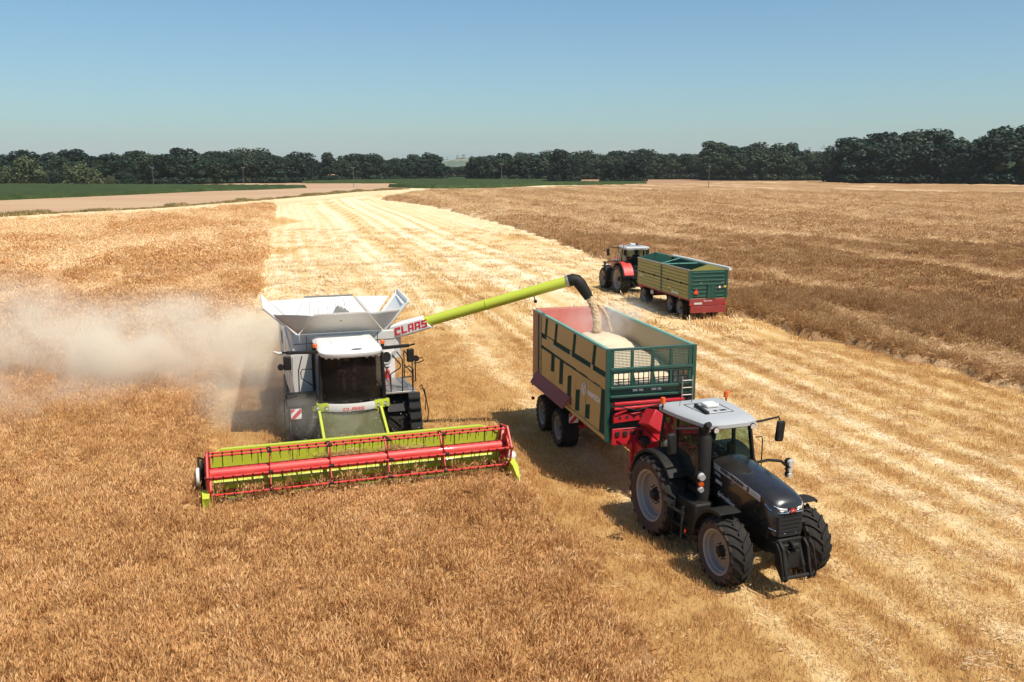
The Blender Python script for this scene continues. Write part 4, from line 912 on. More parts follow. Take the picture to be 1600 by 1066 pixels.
# reel
RY, RZ, RR = 3.0, 1.04, .575
b = MB(); b.cyl((HXR + .12, RY, RZ), (HXL - .06, RY, RZ), .165, n=20); re = b.build('reel', 'red', H)
ANG = [math.radians(10 + 60 * k) for k in range(6)]
for a in ANG:
    y, z = RY + RR * math.cos(a), RZ + RR * math.sin(a)
    b = MB(); b.cyl((HXR + .03, y, z), (HXL - .0, y, z), .030, n=8); ba = b.build('reel_bat', 'red', re)
    b = MB()
    for k in range(33):
        x = HXR + .2 + k * (HXL - HXR - .35) / 32; b.beam((x, y, z), (x, y - .07, z - .24), .012, .012); b.bx(x - .02, x + .02, y - .035, y + .035, z - .04, z + .02)
    b.build('tines', 'plastic', re)['kind'] = 'stuff'
for i, x in enumerate((HXL - .02, 2.60, 1.06, -.47, -2.01, HXR + .02)):
    edge = i in (0, 5)
    b = MB(); th = .012 if not edge else .02
    if edge:
        P = [(RY + (RR + .06) * math.cos(a), RZ + (RR + .06) * math.sin(a)) for a in ANG]; b.tube([(x, p[0], p[1]) for p in P + P[:1]], .035, 6, caps=False)
        for a in ANG: b.beam((x, RY, RZ), (x, RY + RR * math.cos(a), RZ + RR * math.sin(a)), .02, .15, up=(1, 0, 0))
        b.prism([(RY + .34 * math.cos(t), RZ + .34 * math.sin(t)) for t in [2 * PI * k / 18 for k in range(18)]], 'x', x - .012, x + .012)
    else:
        for a in ANG:
            c, s_ = math.cos(a), math.sin(a); q = (-s_, c)
            P = [(RY + .12 * c + .10 * q[0], RZ + .12 * s_ + .10 * q[1]), (RY + (RR + .03) * c + .03 * q[0], RZ + (RR + .03) * s_ + .03 * q[1]), (RY + (RR + .03) * c - .03 * q[0], RZ + (RR + .03) * s_ - .03 * q[1]), (RY + .12 * c - .10 * q[0], RZ + .12 * s_ - .10 * q[1])]
            b.prism(P, 'x', x - th, x + th)
    sp = b.build('reel_spider', 'red', re)
    b = MB()
    for a in ANG: b.cyl((x - .05, RY + RR * math.cos(a), RZ + RR * math.sin(a)), (x + .05, RY + RR * math.cos(a), RZ + RR * math.sin(a)), .045, n=8)
    b.build('bearing', 'plastic', re)
b = MB()
for s, x in ((1, HXL + .03), (-1, HXR - .03)): b.beam((x, 2.1, 1.25), (x, RY + .05, RZ + .1), .06, .12)
b.build('reel_arm', 'red', hd, bevel=.01)
# unloading auger
def aug(x): return -2.4 + .4 * (-1.75 - x)
b = MB(); b.cyl((-1.72, -2.45, 2.6), (-1.72, -2.45, 3.62), .24, n=16); b.build('auger_turret', 'cream', H, bevel=.02)
ax = Vector((-1, .4, 0)).normalized(); d = Vector((-7.22 + 1.75, .4 * 5.47, 5.18 - 3.42)).normalized(); nz = d.cross(Vector((0, 0, 1))).normalized(); up = nz.cross(d)
P0 = Vector((-1.62, -2.45, 3.44))
b = MB()
def sec(t, w, h, sl=0): c = P0 + d * t; return [c + nz * a + up * e + d * (sl * e) for a, e in ((-w, -h * .8), (-w, h * .75), (-w * .6, h), (w * .6, h), (w, h * .75), (w, -h * .8), (w * .6, -h), (-w * .6, -h))]
b.loft([sec(.12, .20, .23, -.25), sec(.5, .22, .245, -.25), sec(1.28, .215, .225, -.55)]); fr_ = b.build('auger_fairing', 'white', H, bevel=.02)
fc = P0 + d * .72 + nz * -.0
side = nz if nz.y > 0 else -nz
block_word('CLAAS', 'textred', fr_, frame(fc + side * .224 - up * .015, -d if side.cross(d).z < 0 and False else d, up), .23, slant=.2) if False else None
xd = d if d.cross(up).dot(side) > 0 else -d
block_word('CLAAS', 'textred', fr_, frame(fc + side * .222 - up * .01, xd, up), .24, slant=.22)
E1 = P0 + d * 6.02
b = MB(); b.cyl(P0 + d * 1.1, E1, .172, n=24); tb = b.build('auger_tube', 'lime', H)
b = MB(); b.cyl(P0 + d * 3.28, P0 + d * 3.32, .190, n=24); b.cyl(P0 + d * 1.22, P0 + d * 1.27, .185, n=24); b.build('auger_flange', 'lime', tb)
b = MB(); b.cyl(E1 - d * .04, E1 + d * .03, .20, n=24); b.build('spout_ring', 'steel', tb)
b = MB(); q = P0 + d * 4.85 - up * .17; b.cyl(q, q - up * .12, .02, n=6); b.sphere(tuple(q - up * .17), .06, 8); b.build('auger_lamp', 'plastic', tb)
b = MB(); hz = Vector((d.x, d.y, 0)).normalized()
ZZ = Vector((0, 0, 1)); pts = [E1 + d * .02, E1 + d * .17, E1 + d * .28 + hz * .02 - ZZ * .05, E1 + d * .30 + hz * .14 - ZZ * .20, E1 + d * .30 + hz * .28 - ZZ * .42, E1 + d * .30 + hz * .40 - ZZ * .62]
b.tube(pts, [.19, .20, .20, .195, .175, .15], 14); b.build('spout', 'plastic', H, smooth=50)
SPOUT = pts[-1]

# ------------------------------------------------------------------ tractors
RW = wheel_meshes(1.0, .66, .60, 20, .062, disc='rimdisc', seg=48); FW = wheel_meshes(.75, .54, .47, 18, .055, disc='rimdisc', seg=44)
def arc_guard(name, parent, x0, x1, cy, cz, r, a0, a1, mat, th=.03, lip=.05, n=12, bevel=.012):
    b = MB(); rings = []
    for k in range(n + 1):
        a = a0 + (a1 - a0) * k / n; c, s = math.cos(a), math.sin(a)
        rings.append([(x0, cy + r * c, cz + r * s), (x0, cy + (r + th) * c, cz + (r + th) * s), (x1, cy + (r + th) * c, cz + (r + th) * s), (x1, cy + (r - lip) * c, cz + (r - lip) * s), (x1 - .02 * (1 if x1 > x0 else -1), cy + (r - lip) * c, cz + (r - lip) * s), (x1 - .02 * (1 if x1 > x0 else -1), cy + r * c, cz + r * s)])
    b.loft(rings); return b.build(name, mat, parent, smooth=40, bevel=bevel)
def build_tractor(loc, rz, label, hoodmat, fendmat, black):
    T = empty('tractor', (*loc, 0), rz); tag(T, label, 'tractor')
    WBASE = 2.85
    for s in (1, -1):
        add_wheel(T, RW, (s * .98, 0.02, .985), s, .2 + .4 * s); add_wheel(T, FW, (s * .98, WBASE, .735), s, .5 * s)
    b = MB(); b.bx(-.26, .26, -.45, 3.3, .75, 1.45); b.beam((-.9, .02, 1.0), (.9, .02, 1.0), .34, .34); b.beam((-.85, WBASE, .74), (.85, WBASE, .74), .22, .24); b.prism([(-.6, 1.0), (-.6, 1.6), (.5, 1.7), (.5, .8)], 'x', -.42, .42); b.bx(-.38, .38, 1.6, 3.45, 1.15, 1.6); b.build('chassis', 'plastic', T, bevel=.03)
    # hood
    def hsec(y, w, zt, zs, zb, cr):
        return [(-w, y, zb), (-w - .02, y, zs), (-w * .86, y, zt - cr), (-w * .50, y, zt), (0, y, zt + .012), (w * .50, y, zt), (w * .86, y, zt - cr), (w + .02, y, zs), (w, y, zb)]
    b = MB(); b.loft([hsec(1.42, .43, 2.29, 2.20, 1.40, .03), hsec(1.9, .43, 2.28, 2.19, 1.40, .03), hsec(2.6, .42, 2.22, 2.12, 1.45, .035), hsec(3.2, .41, 2.14, 2.03, 1.40, .045), hsec(3.48, .385, 2.075, 1.96, 1.32, .05), hsec(3.62, .34, 1.99, 1.89, 1.28, .05), hsec(3.68, .27, 1.90, 1.84, 1.27, .03)])
    hood = b.build('hood', hoodmat, T, smooth=50)
    b = MB(); b.prism([(-.30, 2.55), (-.23, 3.05), (.23, 3.05), (.30, 2.55), (.26, 2.5), (-.26, 2.5)], 'z', 2.02, 2.03) if False else None
    for s in (1, -1):
        b = MB(); b.loft([[(s * (w + .021 + k), y, z + dz) for dz, k in ((-.075, .002), (.055, .005), (.055, -.02), (-.075, -.02))] for y, w, z in ((1.50, .43, 2.135), (2.3, .425, 2.085), (3.22, .412, 1.965))])
        st = b.build('hood_stripe', 'silver', hood, smooth=0)
        mt = lambda y, z, xx, dz=-.12: frame((s * xx, y, z), (0, -s, dz * -s) if False else ((0, 1, dz) if s < 0 else (0, -1, -dz)), (0, 0, 1))
        if black:
            xd = (0, 1, -.115) if s > 0 else (0, -1, .115)
            fr = lambda y, z, x: frame((s * x, y, z), xd, (0, 0, 1))
            lettering('MASSEY FERGUSON', 'textdark', .105, hood, fr(2.20, 2.082, .4575), bold=.004, space=.92)
            lettering('S', 'textdark', .15, hood, fr(2.80, 2.01, .4500), bold=.006)
            lettering('8740', 'cream', .085, hood, fr(3.02, 1.985, .447))
            lettering('DYNA', 'textwhite', .085, hood, fr(1.66, 1.97, .4545)); lettering('NEXT', 'textwhite', .10, hood, fr(1.72, 1.80, .4530), bold=.003)
            lettering('Splendition', 'textwhite', .15, hood, fr(2.02, 1.52, .452), shear=.35)
        b = MB(); b.loft([[(s * .405, 3.40, 1.955), (s * .40, 3.42, 1.84)], [(s * .35, 3.60, 1.925), (s * .345, 3.62, 1.83)], [(s * .26, 3.69, 1.895), (s * .255, 3.70, 1.825)], [(s * .12, 3.715, 1.88), (s * .12, 3.72, 1.825)]], 0, caps=False, closed=False)
        o = b.build('headlight', 'lamp', hood); m = o.modifiers.new('t', 'SOLIDIFY'); m.thickness = .02
        b = MB(); b.tube([(s * .41, 3.36, 1.90), (s * .385, 3.52, 1.815), (s * .27, 3.70, 1.79), (s * .10, 3.735, 1.80), (s * .06, 3.73, 1.84)], .014, 6); b.tube([(s * .39, 3.50, 1.42), (s * .33, 3.63, 1.40), (s * .12, 3.70, 1.33)], .012, 6); b.build('trim_strip', 'chrome', hood)
    b = MB(); b.loft([hsec(3.60, .345, 1.82, 1.7, 1.28, .02), hsec(3.70, .27, 1.81, 1.7, 1.27, .02)]); b.build('grille', 'dark', hood, smooth=0)
    b = MB()
    for k in range(5): b.bx(-.24, .24, 3.70, 3.71, 1.36 + .085 * k, 1.375 + .085 * k)
    b.build('grille_bar', 'plastic', hood)
    if black:
        b = MB(); b.prism([(-.045, 1.79), (0, 1.82), (.045, 1.79), (.055, 1.86), (.03, 1.885), (0, 1.87), (-.03, 1.885), (-.055, 1.86)], 'y', 3.735, 3.75); b.build('emblem', 'textred', hood, smooth=0)
        b = MB(); b.prism([(-.02, 1.82), (0, 1.84), (.02, 1.82), (0, 1.86)], 'y', 3.75, 3.754); b.build('emblem_mark', 'textwhite', hood, smooth=0)
    # exhaust
    b = MB(); b.tube([(.70, 1.50, 1.20), (.70, 1.50, 1.28), (.70, 1.50, 2.80), (.70, 1.50, 2.86)], [.15, .135, .135, .10], 18); b.tube([(.70, 1.50, 2.86), (.70, 1.50, 3.02), (.70, 1.54, 3.10), (.70, 1.62, 3.14)], [.075, .075, .075, .07], 12); b.build('exhaust_stack', 'plastic', T, smooth=40)
    # cab
    b = MB()
    for s in (1, -1):
        b.beam((s * .72, 1.40, 1.70), (s * .66, 1.18, 2.98), .07, .09); b.beam((s * .80, .42, 1.75), (s * .76, .42, 2.98), .07, .08); b.beam((s * .76, -.42, 1.85), (s * .74, -.22, 2.98), .08, .08)
        b.beam((s * .72, 1.38, 1.72), (s * .78, -.42, 1.85), .06, .10)
    b.bx(-.72, .72, -.42, 1.40, 1.38, 1.52); b.beam((-.72, 1.4, 1.72), (.72, 1.4, 1.72), .08, .12); b.beam((-.76, -.42, 1.86), (.76, -.42, 1.86), .06, .10); b.bx(-.74, .74, -.45, -.38, 1.45, 1.86); b.build('cab_frame', 'plastic', T, bevel=.012)
    RO = [(-.60, 1.52), (-.70, 1.30), (-.84, .5), (-.90, -.25), (-.80, -.42), (.80, -.42), (.90, -.25), (.84, .5), (.70, 1.30), (.60, 1.52), (.3, 1.60), (-.3, 1.60)]
    b = MB(); b.loft([[(x * .93, y * .95, 2.96) for x, y in RO], [(x, y, 3.0) for x, y in RO], [(x, y, 3.08) for x, y in RO], [(x * .92, y * .93 + .02, 3.14) for x, y in RO], [(x * .70, y * .72 + .08, 3.165) for x, y in RO]])
    rf = b.build('cab_roof', 'roofgrey', T, smooth=35)
    b = MB()
    for s in (1, -1):
        b.tube([(s * .56, 1.0, 3.148), (s * .62, .2, 3.150), (s * .60, -.2, 3.150)], .008, 4); b.tube([(s * .38, .95, 3.168), (s * .42, .1, 3.172)], .008, 4)
    b.tube([(-.38, .95, 3.168), (.38, .95, 3.168)], .008, 4); b.tube([(-.42, .05, 3.170), (.42, .05, 3.170)], .008, 4)
    for k in range(4): b.beam((-.42 + .28 * k, 1.28, 3.146), (-.42 + .28 * k, 1.44, 3.128), .014, .01)
    b.build('roof_groove', 'plastic', rf, smooth=0)
    b = MB(); b.prism([(-.34, .95), (-.28, .35), (.28, .35), (.34, .95)], 'z', 3.155, 3.20); hb = b.build('roof_hatch', 'roofgrey', rf, bevel=.02)
    b = MB(); b.bx(.02, .10, .82, .92, 3.20, 3.206); b.bx(-.22, -.06, .82, .92, 3.20, 3.206); b.beam((.33, .98, 3.20), (.25, .30, 3.22), .07, .06); b.build('hatch_vent', 'dark', hb)
    b = MB(); b.box(-.02, .50, 3.25, .34, .30, .09); b.build('satellite_receiver', 'white', rf, bevel=.03)
    b = MB(); b.cyl((.10, -.1, 3.15), (.10, -.1, 3.50), .008, n=5); b.cyl((.55, .1, 3.14), (.60, .2, 3.42), .006, n=5); b.build('aerial', 'plastic', rf)
    for s in (1, -1):
        b = MB(); b.cyl((s * .88, -.12, 3.02), (s * .88, -.12, 3.22), .02, n=6); bc = b.build('beacon', 'plastic', rf); b = MB(); b.cyl((s * .88, -.12, 3.20), (s * .88, -.12, 3.34), .062, .058, n=12); b.sphere((s * .88, -.12, 3.33), .058, 10, sz=.5); b.build('beacon_lens', 'orange', bc)
        for k, (x, y) in enumerate(((.62, 1.46), (.48, 1.56))):
            b = MB(); b.cyl((s * x, y - .08, 2.98), (s * x, y + .02, 2.97), .075, n=14); wl_ = b.build('work_lamp', 'plastic', rf); b = MB(); b.cyl((s * x, y + .02, 2.97), (s * x, y + .032, 2.969), .062, n=14); b.build('lens', 'lamp', wl_)
        for x in (.62, .45):
            b = MB(); b.cyl((s * x, -.42, 3.0), (s * x, -.48, 2.99), .06, n=12); b.build('rear_work_lamp', 'lamp', rf)
        # panes
        b = MB(); b.add([(s * .775, .40, 2.96), (s * .70, 1.17, 2.96), (s * .755, 1.36, 1.75), (s * .81, .40, 1.80)], [(0, 1, 2, 3)]); b.add([(s * .775, .44, 2.96), (s * .81, .44, 1.80), (s * .785, -.40, 1.88), (s * .755, -.22, 2.96)], [(0, 1, 2, 3)]); b.build('door_pane', 'glass', T, smooth=0)
    b = MB(); n = 8; rows = []
    for z, hw, y in ((2.97, .64, 1.22), (2.35, .68, 1.36), (1.74, .70, 1.44)): rows.append([(hw * (2 * i / n - 1), y + .10 * (1 - (2 * i / n - 1) ** 2), z) for i in range(n + 1)])
    b.loft(rows, 0, caps=False, closed=False); b.build('windscreen', 'glass', T, smooth=60)
    b = MB(); b.add([(-.72, -.25, 2.96), (.72, -.25, 2.96), (.74, -.44, 1.9), (-.74, -.44, 1.9)], [(0, 1, 2, 3)]); b.build('rear_pane', 'glass', T, smooth=0)
    b = MB(); b.bx(-.26, .26, -.05, .48, 1.55, 1.98); b.prism([(-.10, 1.95), (.02, 1.95), (-.06, 2.62), (-.16, 2.62)], 'x', -.25, .25); b.build('seat', 'seat', T, bevel=.05)
    b = MB(); b.prism([(.95, 1.5), (1.30, 1.5), (1.22, 2.10), (1.02, 2.16)], 'x', -.26, .26); b.build('dashboard', 'plastic', T, bevel=.04)
    b = MB(); b.tube([(.19 * math.cos(2 * PI * k / 16), .90 + .13 * math.sin(2 * PI * k / 16), 2.22 + .13 * math.sin(2 * PI * k / 16)) for k in range(17)], .016, 6, caps=False); b.build('steering_wheel', 'plastic', T)
    b = MB(); b.bx(-.52, -.32, -.05, .55, 1.9, 2.08); b.bx(-.62, -.40, .7, .78, 2.05, 2.35); b.build('armrest_console', 'plastic', T, bevel=.02)
    # guards over the wheels
    for s in (1, -1):
        arc_guard('rear_fender', T, s * .50, s * 1.22, .02, .985, 1.09, PI * .93, PI * .22, 'plastic')
        if fendmat != 'plastic': arc_guard('fender_cover', T, s * .50, s * 1.16, .02, .985, 1.125, PI * .90, PI * .45, fendmat, th=.05, lip=.0)
        b = MB(); b.prism([(-.9, 1.5), (-.55, 2.0), (.0, 2.1), (.55, 2.05), (.95, 1.5), (.5, 1.3), (-.5, 1.3)], 'x', s * .50, s * .56); b.build('fender_wall', 'plastic', T, bevel=.01)
        arc_guard('front_fender', T, s * .72, s * 1.24, WBASE - .02, .735, .88, PI * .95, PI * .44, 'plastic', n=10)
        b = MB(); b.beam((s * .45, WBASE - .1, 1.2), (s * .95, WBASE - .1, 1.56), .06, .05); b.build('fender_bracket', 'plastic', T)
        # mirrors and side lamps
        b = MB(); b.tube([(s * .66, 1.22, 2.93), (s * 1.0, 1.28, 2.98), (s * 1.38, 1.3, 3.03), (s * 1.42, 1.3, 2.95)], [.028, .028, .022, .02], 7); ma = b.build('mirror_arm', 'plastic', T)
        b = MB(); b.box(s * 1.44, 1.3, 2.68, .21, .11, .50, 0, Matrix.Rotation(s * .10, 3, 'Y')); b.build('mirror_housing', 'plastic', ma, bevel=.045)
        b = MB(); b.tube([(s * .70, 1.40, 2.02), (s * 1.05, 1.44, 2.06), (s * 1.40, 1.46, 2.0), (s * 1.56, 1.48, 1.86), (s * 1.58, 1.48, 1.68)] if s < 0 else [(s * .78, 1.5, 1.95), (s * .90, 1.56, 1.95), (s * .90, 1.58, 1.64)], .035 if s < 0 else .02, 7); la = b.build('lamp_arm', 'plastic', T)
        xl, yl = (1.60, 1.50) if s < 0 else (.86, 1.60)
        for z, r, mt_ in ((1.96, .095, 'lamp'), (1.79, .07, 'orange' if s > 0 else 'lamp'), (1.66, .075, 'lamp')):
            b = MB(); b.sphere((s * xl, yl - .02, z), r * 1.08, 12); hs_ = b.build('lamp_housing', 'plastic', la); b = MB(); b.cyl((s * xl, yl + r * .3, z), (s * xl, yl + r * 1.12, z - .01), r * .95, r * .8, n=14); b.build('lens', mt_, hs_)
        b = MB(); b.tube([(s * .74, 1.36, 2.62), (s * .86, 1.40, 2.64), (s * .88, 1.42, 2.58), (s * .88, 1.42, 1.75)], .014, 6); b.build('grab_rail', 'plastic', T)
        # tank and steps below the door
        b = MB(); b.prism([(.95, .62), (.95, 1.35), (1.75, 1.35), (1.80, .75), (1.6, .55)], 'x', s * .55, s * 1.05); tk = b.build('fuel_tank' if s > 0 else 'battery_box', 'plastic', T, bevel=.05)
        b = MB()
        for k in range(3): b.bx(s * 1.02, s * 1.22, 1.02, 1.42, .42 + .30 * k, .46 + .30 * k)
        for y in (1.02, 1.42): b.beam((s * 1.20, y, .40), (s * 1.16, y, 1.22), .03, .06)
        b.build('step_ladder', 'plastic', T, bevel=.008)
        b = MB(); b.box(s * 1.20, 1.60, .70, .03, .02, .07); b.build('side_reflector', 'redlens', T)
    # front linkage
    b = MB(); b.bx(-.30, .30, 3.3, 3.72, .85, 1.22); b.bx(-.22, .22, 3.68, 3.78, .66, 1.12); b.build('linkage_frame', 'plastic', T, bevel=.03)
    for s in (1, -1):
        b = MB(); b.prism([(3.60, 1.16), (3.78, 1.22), (3.92, 1.10), (4.02, .70), (4.10, .50), (4.02, .42), (3.88, .46), (3.70, .66)], 'x', s * .27, s * .33); b.build('linkage_arm', 'plastic', T, bevel=.015)
        b = MB(); b.tube([(s * .40, 3.65, 1.16), (s * .41, 3.82, 1.20), (s * .41, 3.95, 1.05), (s * .41, 4.08, .62), (s * .40, 4.04, .46)], .018, 7); b.build('linkage_stay', 'plastic', T)
        b = MB(); b.cyl((s * .20, 3.72, 1.10), (s * .20, 3.92, .68), .05, n=10); b.cyl((s * .20, 3.92, .68), (s * .20, 4.0, .5), .028, n=8); b.build('linkage_ram', 'plastic', T)
    b = MB(); b.cyl((-.40, 4.02, .52), (.40, 4.02, .52), .04, n=10); b.build('linkage_bar', 'plastic', T)
    b = MB(); b.prism([(3.76, .60), (3.76, 1.02), (3.86, 1.0), (3.88, .64)], 'x', -.15, .15); b.cyl((-.08, 3.86, 1.12), (.08, 3.86, 1.12), .07, n=10); b.bx(-.06, .06, 3.72, 3.9, 1.06, 1.18); b.build('power_takeoff', 'plastic', T, bevel=.02)
    # rear hitch
    b = MB(); b.bx(-.25, .25, -.95, -.40, .55, .95); b.beam((-.42, -.45, .9), (-.48, -1.25, .62), .07, .10); b.beam((.42, -.45, .9), (.48, -1.25, .62), .07, .10); b.build('rear_hitch', 'plastic', T, bevel=.01)
    return T
TB = build_tractor((TRAC[0], TRAC[1]), PI + TRAC[2], 'black tractor with grey cab roof towing the trailer being filled', 'black', 'plastic', True)
fwR = Vector((-math.sin(RIG[2]), math.cos(RIG[2]))); rtR = Vector((math.cos(RIG[2]), math.sin(RIG[2])))
p = Vector(RIG[:2]) + fwR * 11.0 + rtR * .06
T2 = build_tractor((p.x, p.y), RIG[2], 'red tractor with dusty tyres driving away towing the high sided trailer', 'red', 'red', False)
T2.scale = (1.05,) * 3

# ------------------------------------------------------------------ trailer being filled
L = empty('grain_trailer', (TRAI[0], TRAI[1], 0), PI + TRAI[2]); tag(L, 'olive and green trailer with red tailgate, heaped with grain under the spout', 'trailer')
ZB, ZTp, LB = 1.60, 4.03, 6.75
TWm = wheel_meshes(.64, .56, .34, 20, .03, disc='rim')
for s in (1, -1):
    for y in (-4.32, -6.08): add_wheel(L, TWm, (s * .98, y, .63), s, y)
b = MB(); b.bx(-1.2, 1.2, -LB, -.05, ZB - .02, ZB + .10); b.build('floor', 'inner', L)
OUT = [(-.02, ZB), (-.02, ZTp), (-LB, ZTp), (-LB, ZB)]
def side_wall(s):
    b = MB(); b.bx(s * 1.19, s * 1.235, -LB + .25, -.02, ZB, ZTp); w = b.build('side_wall', ['inner'], L)
    x0, x1 = s * 1.235, s * 1.262
    # olive cladding panels, each proud of the green frame
    def pan(P): 
        q = MB(); q.prism(P, 'x', x0, x1); q.build('side_board', 'olive', w, bevel=.006)
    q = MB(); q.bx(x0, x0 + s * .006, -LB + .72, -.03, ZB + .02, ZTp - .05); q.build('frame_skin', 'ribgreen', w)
    q = MB(); q.bx(s * 1.18, s * 1.285, -LB + .02, -.0, ZTp - .055, ZTp + .02); q.build('top_rail', 'green' if False else 'railgreen', w, bevel=.012)
    yR = -LB + .72
    # top row: boards between slanting ribs
    xs = [-.02, -.82, -2.52, -4.28, -5.32, yR]; lean = .13
    q0 = 3.40
    for k in range(5):
        ya, yb = xs[k], xs[k + 1]; ga = 0 if k == 0 else .26
        pan([(ya - (.02 if k == 0 else .0) - ga, 3.99), (ya - ga - (0 if k == 0 else lean), q0), (yb - lean * (k < 4), q0), (yb, 3.99)])
    # ribs: short upright and its foot, dark green, slightly proud
    pan([(-.02, 3.24), (-.02, 2.92), (-.10, 2.90), (yR, 2.99), (yR, 3.24), (-5.5, 3.24), (-5.5, 3.36), (-4.75, 3.36), (-4.75, 3.24), (-3.1, 3.24), (-3.1, 3.38), (-2.95, 3.38), (-2.95, 3.24), (-1.3, 3.24), (-1.3, 3.38), (-1.12, 3.38), (-1.12, 3.24)])
    # lower boards between narrow windows
    tops = [(-1.22, 2.22), (-2.10, 2.43), (-2.88, 2.67), (-3.70, 2.93), (-4.58, 2.93)]
    slots = [(-.20, -.36, ZB + .06), (-1.22, -1.60, 1.76), (-2.10, -2.48, 1.75), (-2.88, -3.26, 1.97), (-3.70, -4.06, 2.17), (-4.58, -4.92, 2.37)]
    ys = [-.42, -1.22, -2.10, -2.88, -3.70, -4.58, yR]
    for k in range(6):
        y0 = ys[k] - (0 if k == 0 else .38); y1 = ys[k + 1]
        pan([(y0, 2.88), (y0 - .12, ZB + .06), (y1 - .10, ZB + .06), (y1, 2.88)])
    for k in range(5):
        y = ys[k + 1]; zt = tops[k][1]
        if zt < 2.86: pan([(y - .001, 2.885), (y - .38 + .001, 2.885), (y - .38 + .001 - .02, zt - .10), (y - .001 - .02, zt)])
        zb = slots[k + 1][2]
        if zb > ZB + .1: pan([(y - .08, zb), (y - .44, zb - .05), (y - .48, ZB + .06), (y - .10, ZB + .06)])
    q = MB(); q.bx(s * 1.235, s * 1.28, -LB + .3, -.02, ZB - .07, ZB + .05); q.build('bottom_rail', 'olive', w, bevel=.01)
    q = MB()
    for ya, yb, z in ((-.5, -1.0, 2.915), (-1.5, -2.2, 2.93), (-2.5, -3.2, 2.94)): q.bx(x1, x1 + s * .003, yb, ya, z, z + .018)
    q.build('panel_slot', 'dark', w, smooth=0)
    q = MB(); q.bx(s * 1.19, s * 1.27, -LB + .60, -LB + .72, ZB, ZTp - .06)
    q.bx(s * 1.20, s * 1.27, -LB + .28, -LB + .34, ZB, ZTp - .06)
    for z in (2.05, 2.45, 2.85, 3.3): q.bx(s * 1.22, s * 1.262, -LB + .34, -LB + .60, z, z + .05)
    q.build('rear_ladder', 'green', w)
    if s > 0:
        xd = (0, 1, 0); o3 = (0, 0, 1)
    else: xd = (0, -1, 0); o3 = (0, 0, 1)
    lettering('FARMTECH', 'textwhite', .20, w, frame((s * 1.2635, -.98, 2.50), xd, o3), bold=.008, space=.95)
    lettering('DURUS', 'cream', .17, w, frame((s * 1.2635, -4.75, 3.15), xd, o3), space=.95)
    q = MB(); yy, zz = -1.80, 2.52; q.tube([(s * 1.264, yy + .17 * math.cos(2 * PI * k / 24), zz + .17 * math.sin(2 * PI * k / 24)) for k in range(25)], .014, 4, caps=False); q.beam((s * 1.264, yy - .1, zz + .12), (s * 1.264, yy - .02, zz - .12), .01, .03); q.beam((s * 1.264, yy + .1, zz + .12), (s * 1.264, yy - .02, zz - .02), .01, .03); q.beam((s * 1.264, yy - .12, zz - .02), (s * 1.264, yy + .10, zz - .08), .01, .03); q.build('round_logo', 'textwhite', w, smooth=0)
    q = MB(); q.prism([(-4.2, 1.98), (-4.05, 1.98), (-4.12, 2.10)], 'x', s * 1.262, s * 1.266); q.build('yellow_sticker', 'yellow', w, smooth=0)
    return w
M['railgreen'] = paint('sunlit_green_rail', (.08, .32, .25), .35, dust=.3, dcol=(.55, .5, .4))  # green lightened for sunlight caught along top rails and bars
side_wall(1); side_wall(-1)
# front wall: perforated sheets over barred windows
b = MB()
for x in (1.235, -1.235): b.bx(x - .055, x + .055, -.05, .05, ZB - .1, ZTp + .02)
b.bx(-1.18, 1.18, -.04, .04, ZTp - .05, ZTp + .02); b.bx(-1.18, 1.18, -.05, .07, 3.44, 3.52); b.bx(-1.18, 1.18, -.04, .05, 3.38, 3.42)
for x in (.56, -.02, -.56): b.bx(x - .04, x + .04, -.03, .045, 3.0, ZTp - .05)
b.bx(.0 - .05, .03, .045, .09, 3.45, 4.0)
for x in (1.12, -1.12): b.bx(x - .05, x + .05, -.03, .03, 3.0, ZTp - .05)
b.bx(-1.18, 1.18, -.06, .10, 2.95, 3.02); b.bx(-1.18, 1.18, -.04, .02, 2.80, 2.95); b.bx(-1.18, 1.18, -.06, .10, 2.72, 2.78)
fwl = b.build('front_wall', 'green', L, bevel=.008)
b = MB(); b.bx(-1.18, 1.18, -.03, .0, ZB, 2.72); b.build('lower_panel', 'green', fwl)
b = MB(); b.bx(-1.18, 1.18, .0, .03, 2.03, 2.70); b.build('dark_panel', 'dark', fwl)  # flat black sheet over the lower panel, with no depth
nx, nz = 12, 11; PW, PH = .46, .47; b = MB(); cw, ch = PW / nx, PH / nz
for i in range(nx):
    for j in range(nz):
        cx = -PW / 2 + (i + .5) * cw; cz = -PH / 2 + (j + .5) * ch; r = .0165
        oc = [(cx + r * math.cos(PI / 8 + k * PI / 4), 0, cz + r * math.sin(PI / 8 + k * PI / 4)) for k in range(8)]
        a, c_ = cw / 2, ch / 2; sq = [(cx + a, 0, cz + a * .4), (cx + a * .4, 0, cz + c_), (cx - a * .4, 0, cz + c_), (cx - a, 0, cz + a * .4), (cx - a, 0, cz - a * .4), (cx - a * .4, 0, cz - c_), (cx + a * .4, 0, cz - c_), (cx + a, 0, cz - a * .4)]
        co = [(cx + a, 0, cz + c_), (cx - a, 0, cz + c_), (cx - a, 0, cz - c_), (cx + a, 0, cz - c_)]
        b.add(oc + sq + co, [(k, (k + 1) % 8, 8 + (k + 1) % 8, 8 + k) for k in range(8)] + [(8, 16, 9), (10, 17, 11), (12, 18, 13), (14, 19, 15)])
perf = b.mesh('perforated_sheet', 'green', 0, recalc=False, merge=1e-4)
for x in (.84, .27, -.29, -.84): inst(perf, 'perforated_sheet', fwl, (x, .01, 3.755))
b = MB()
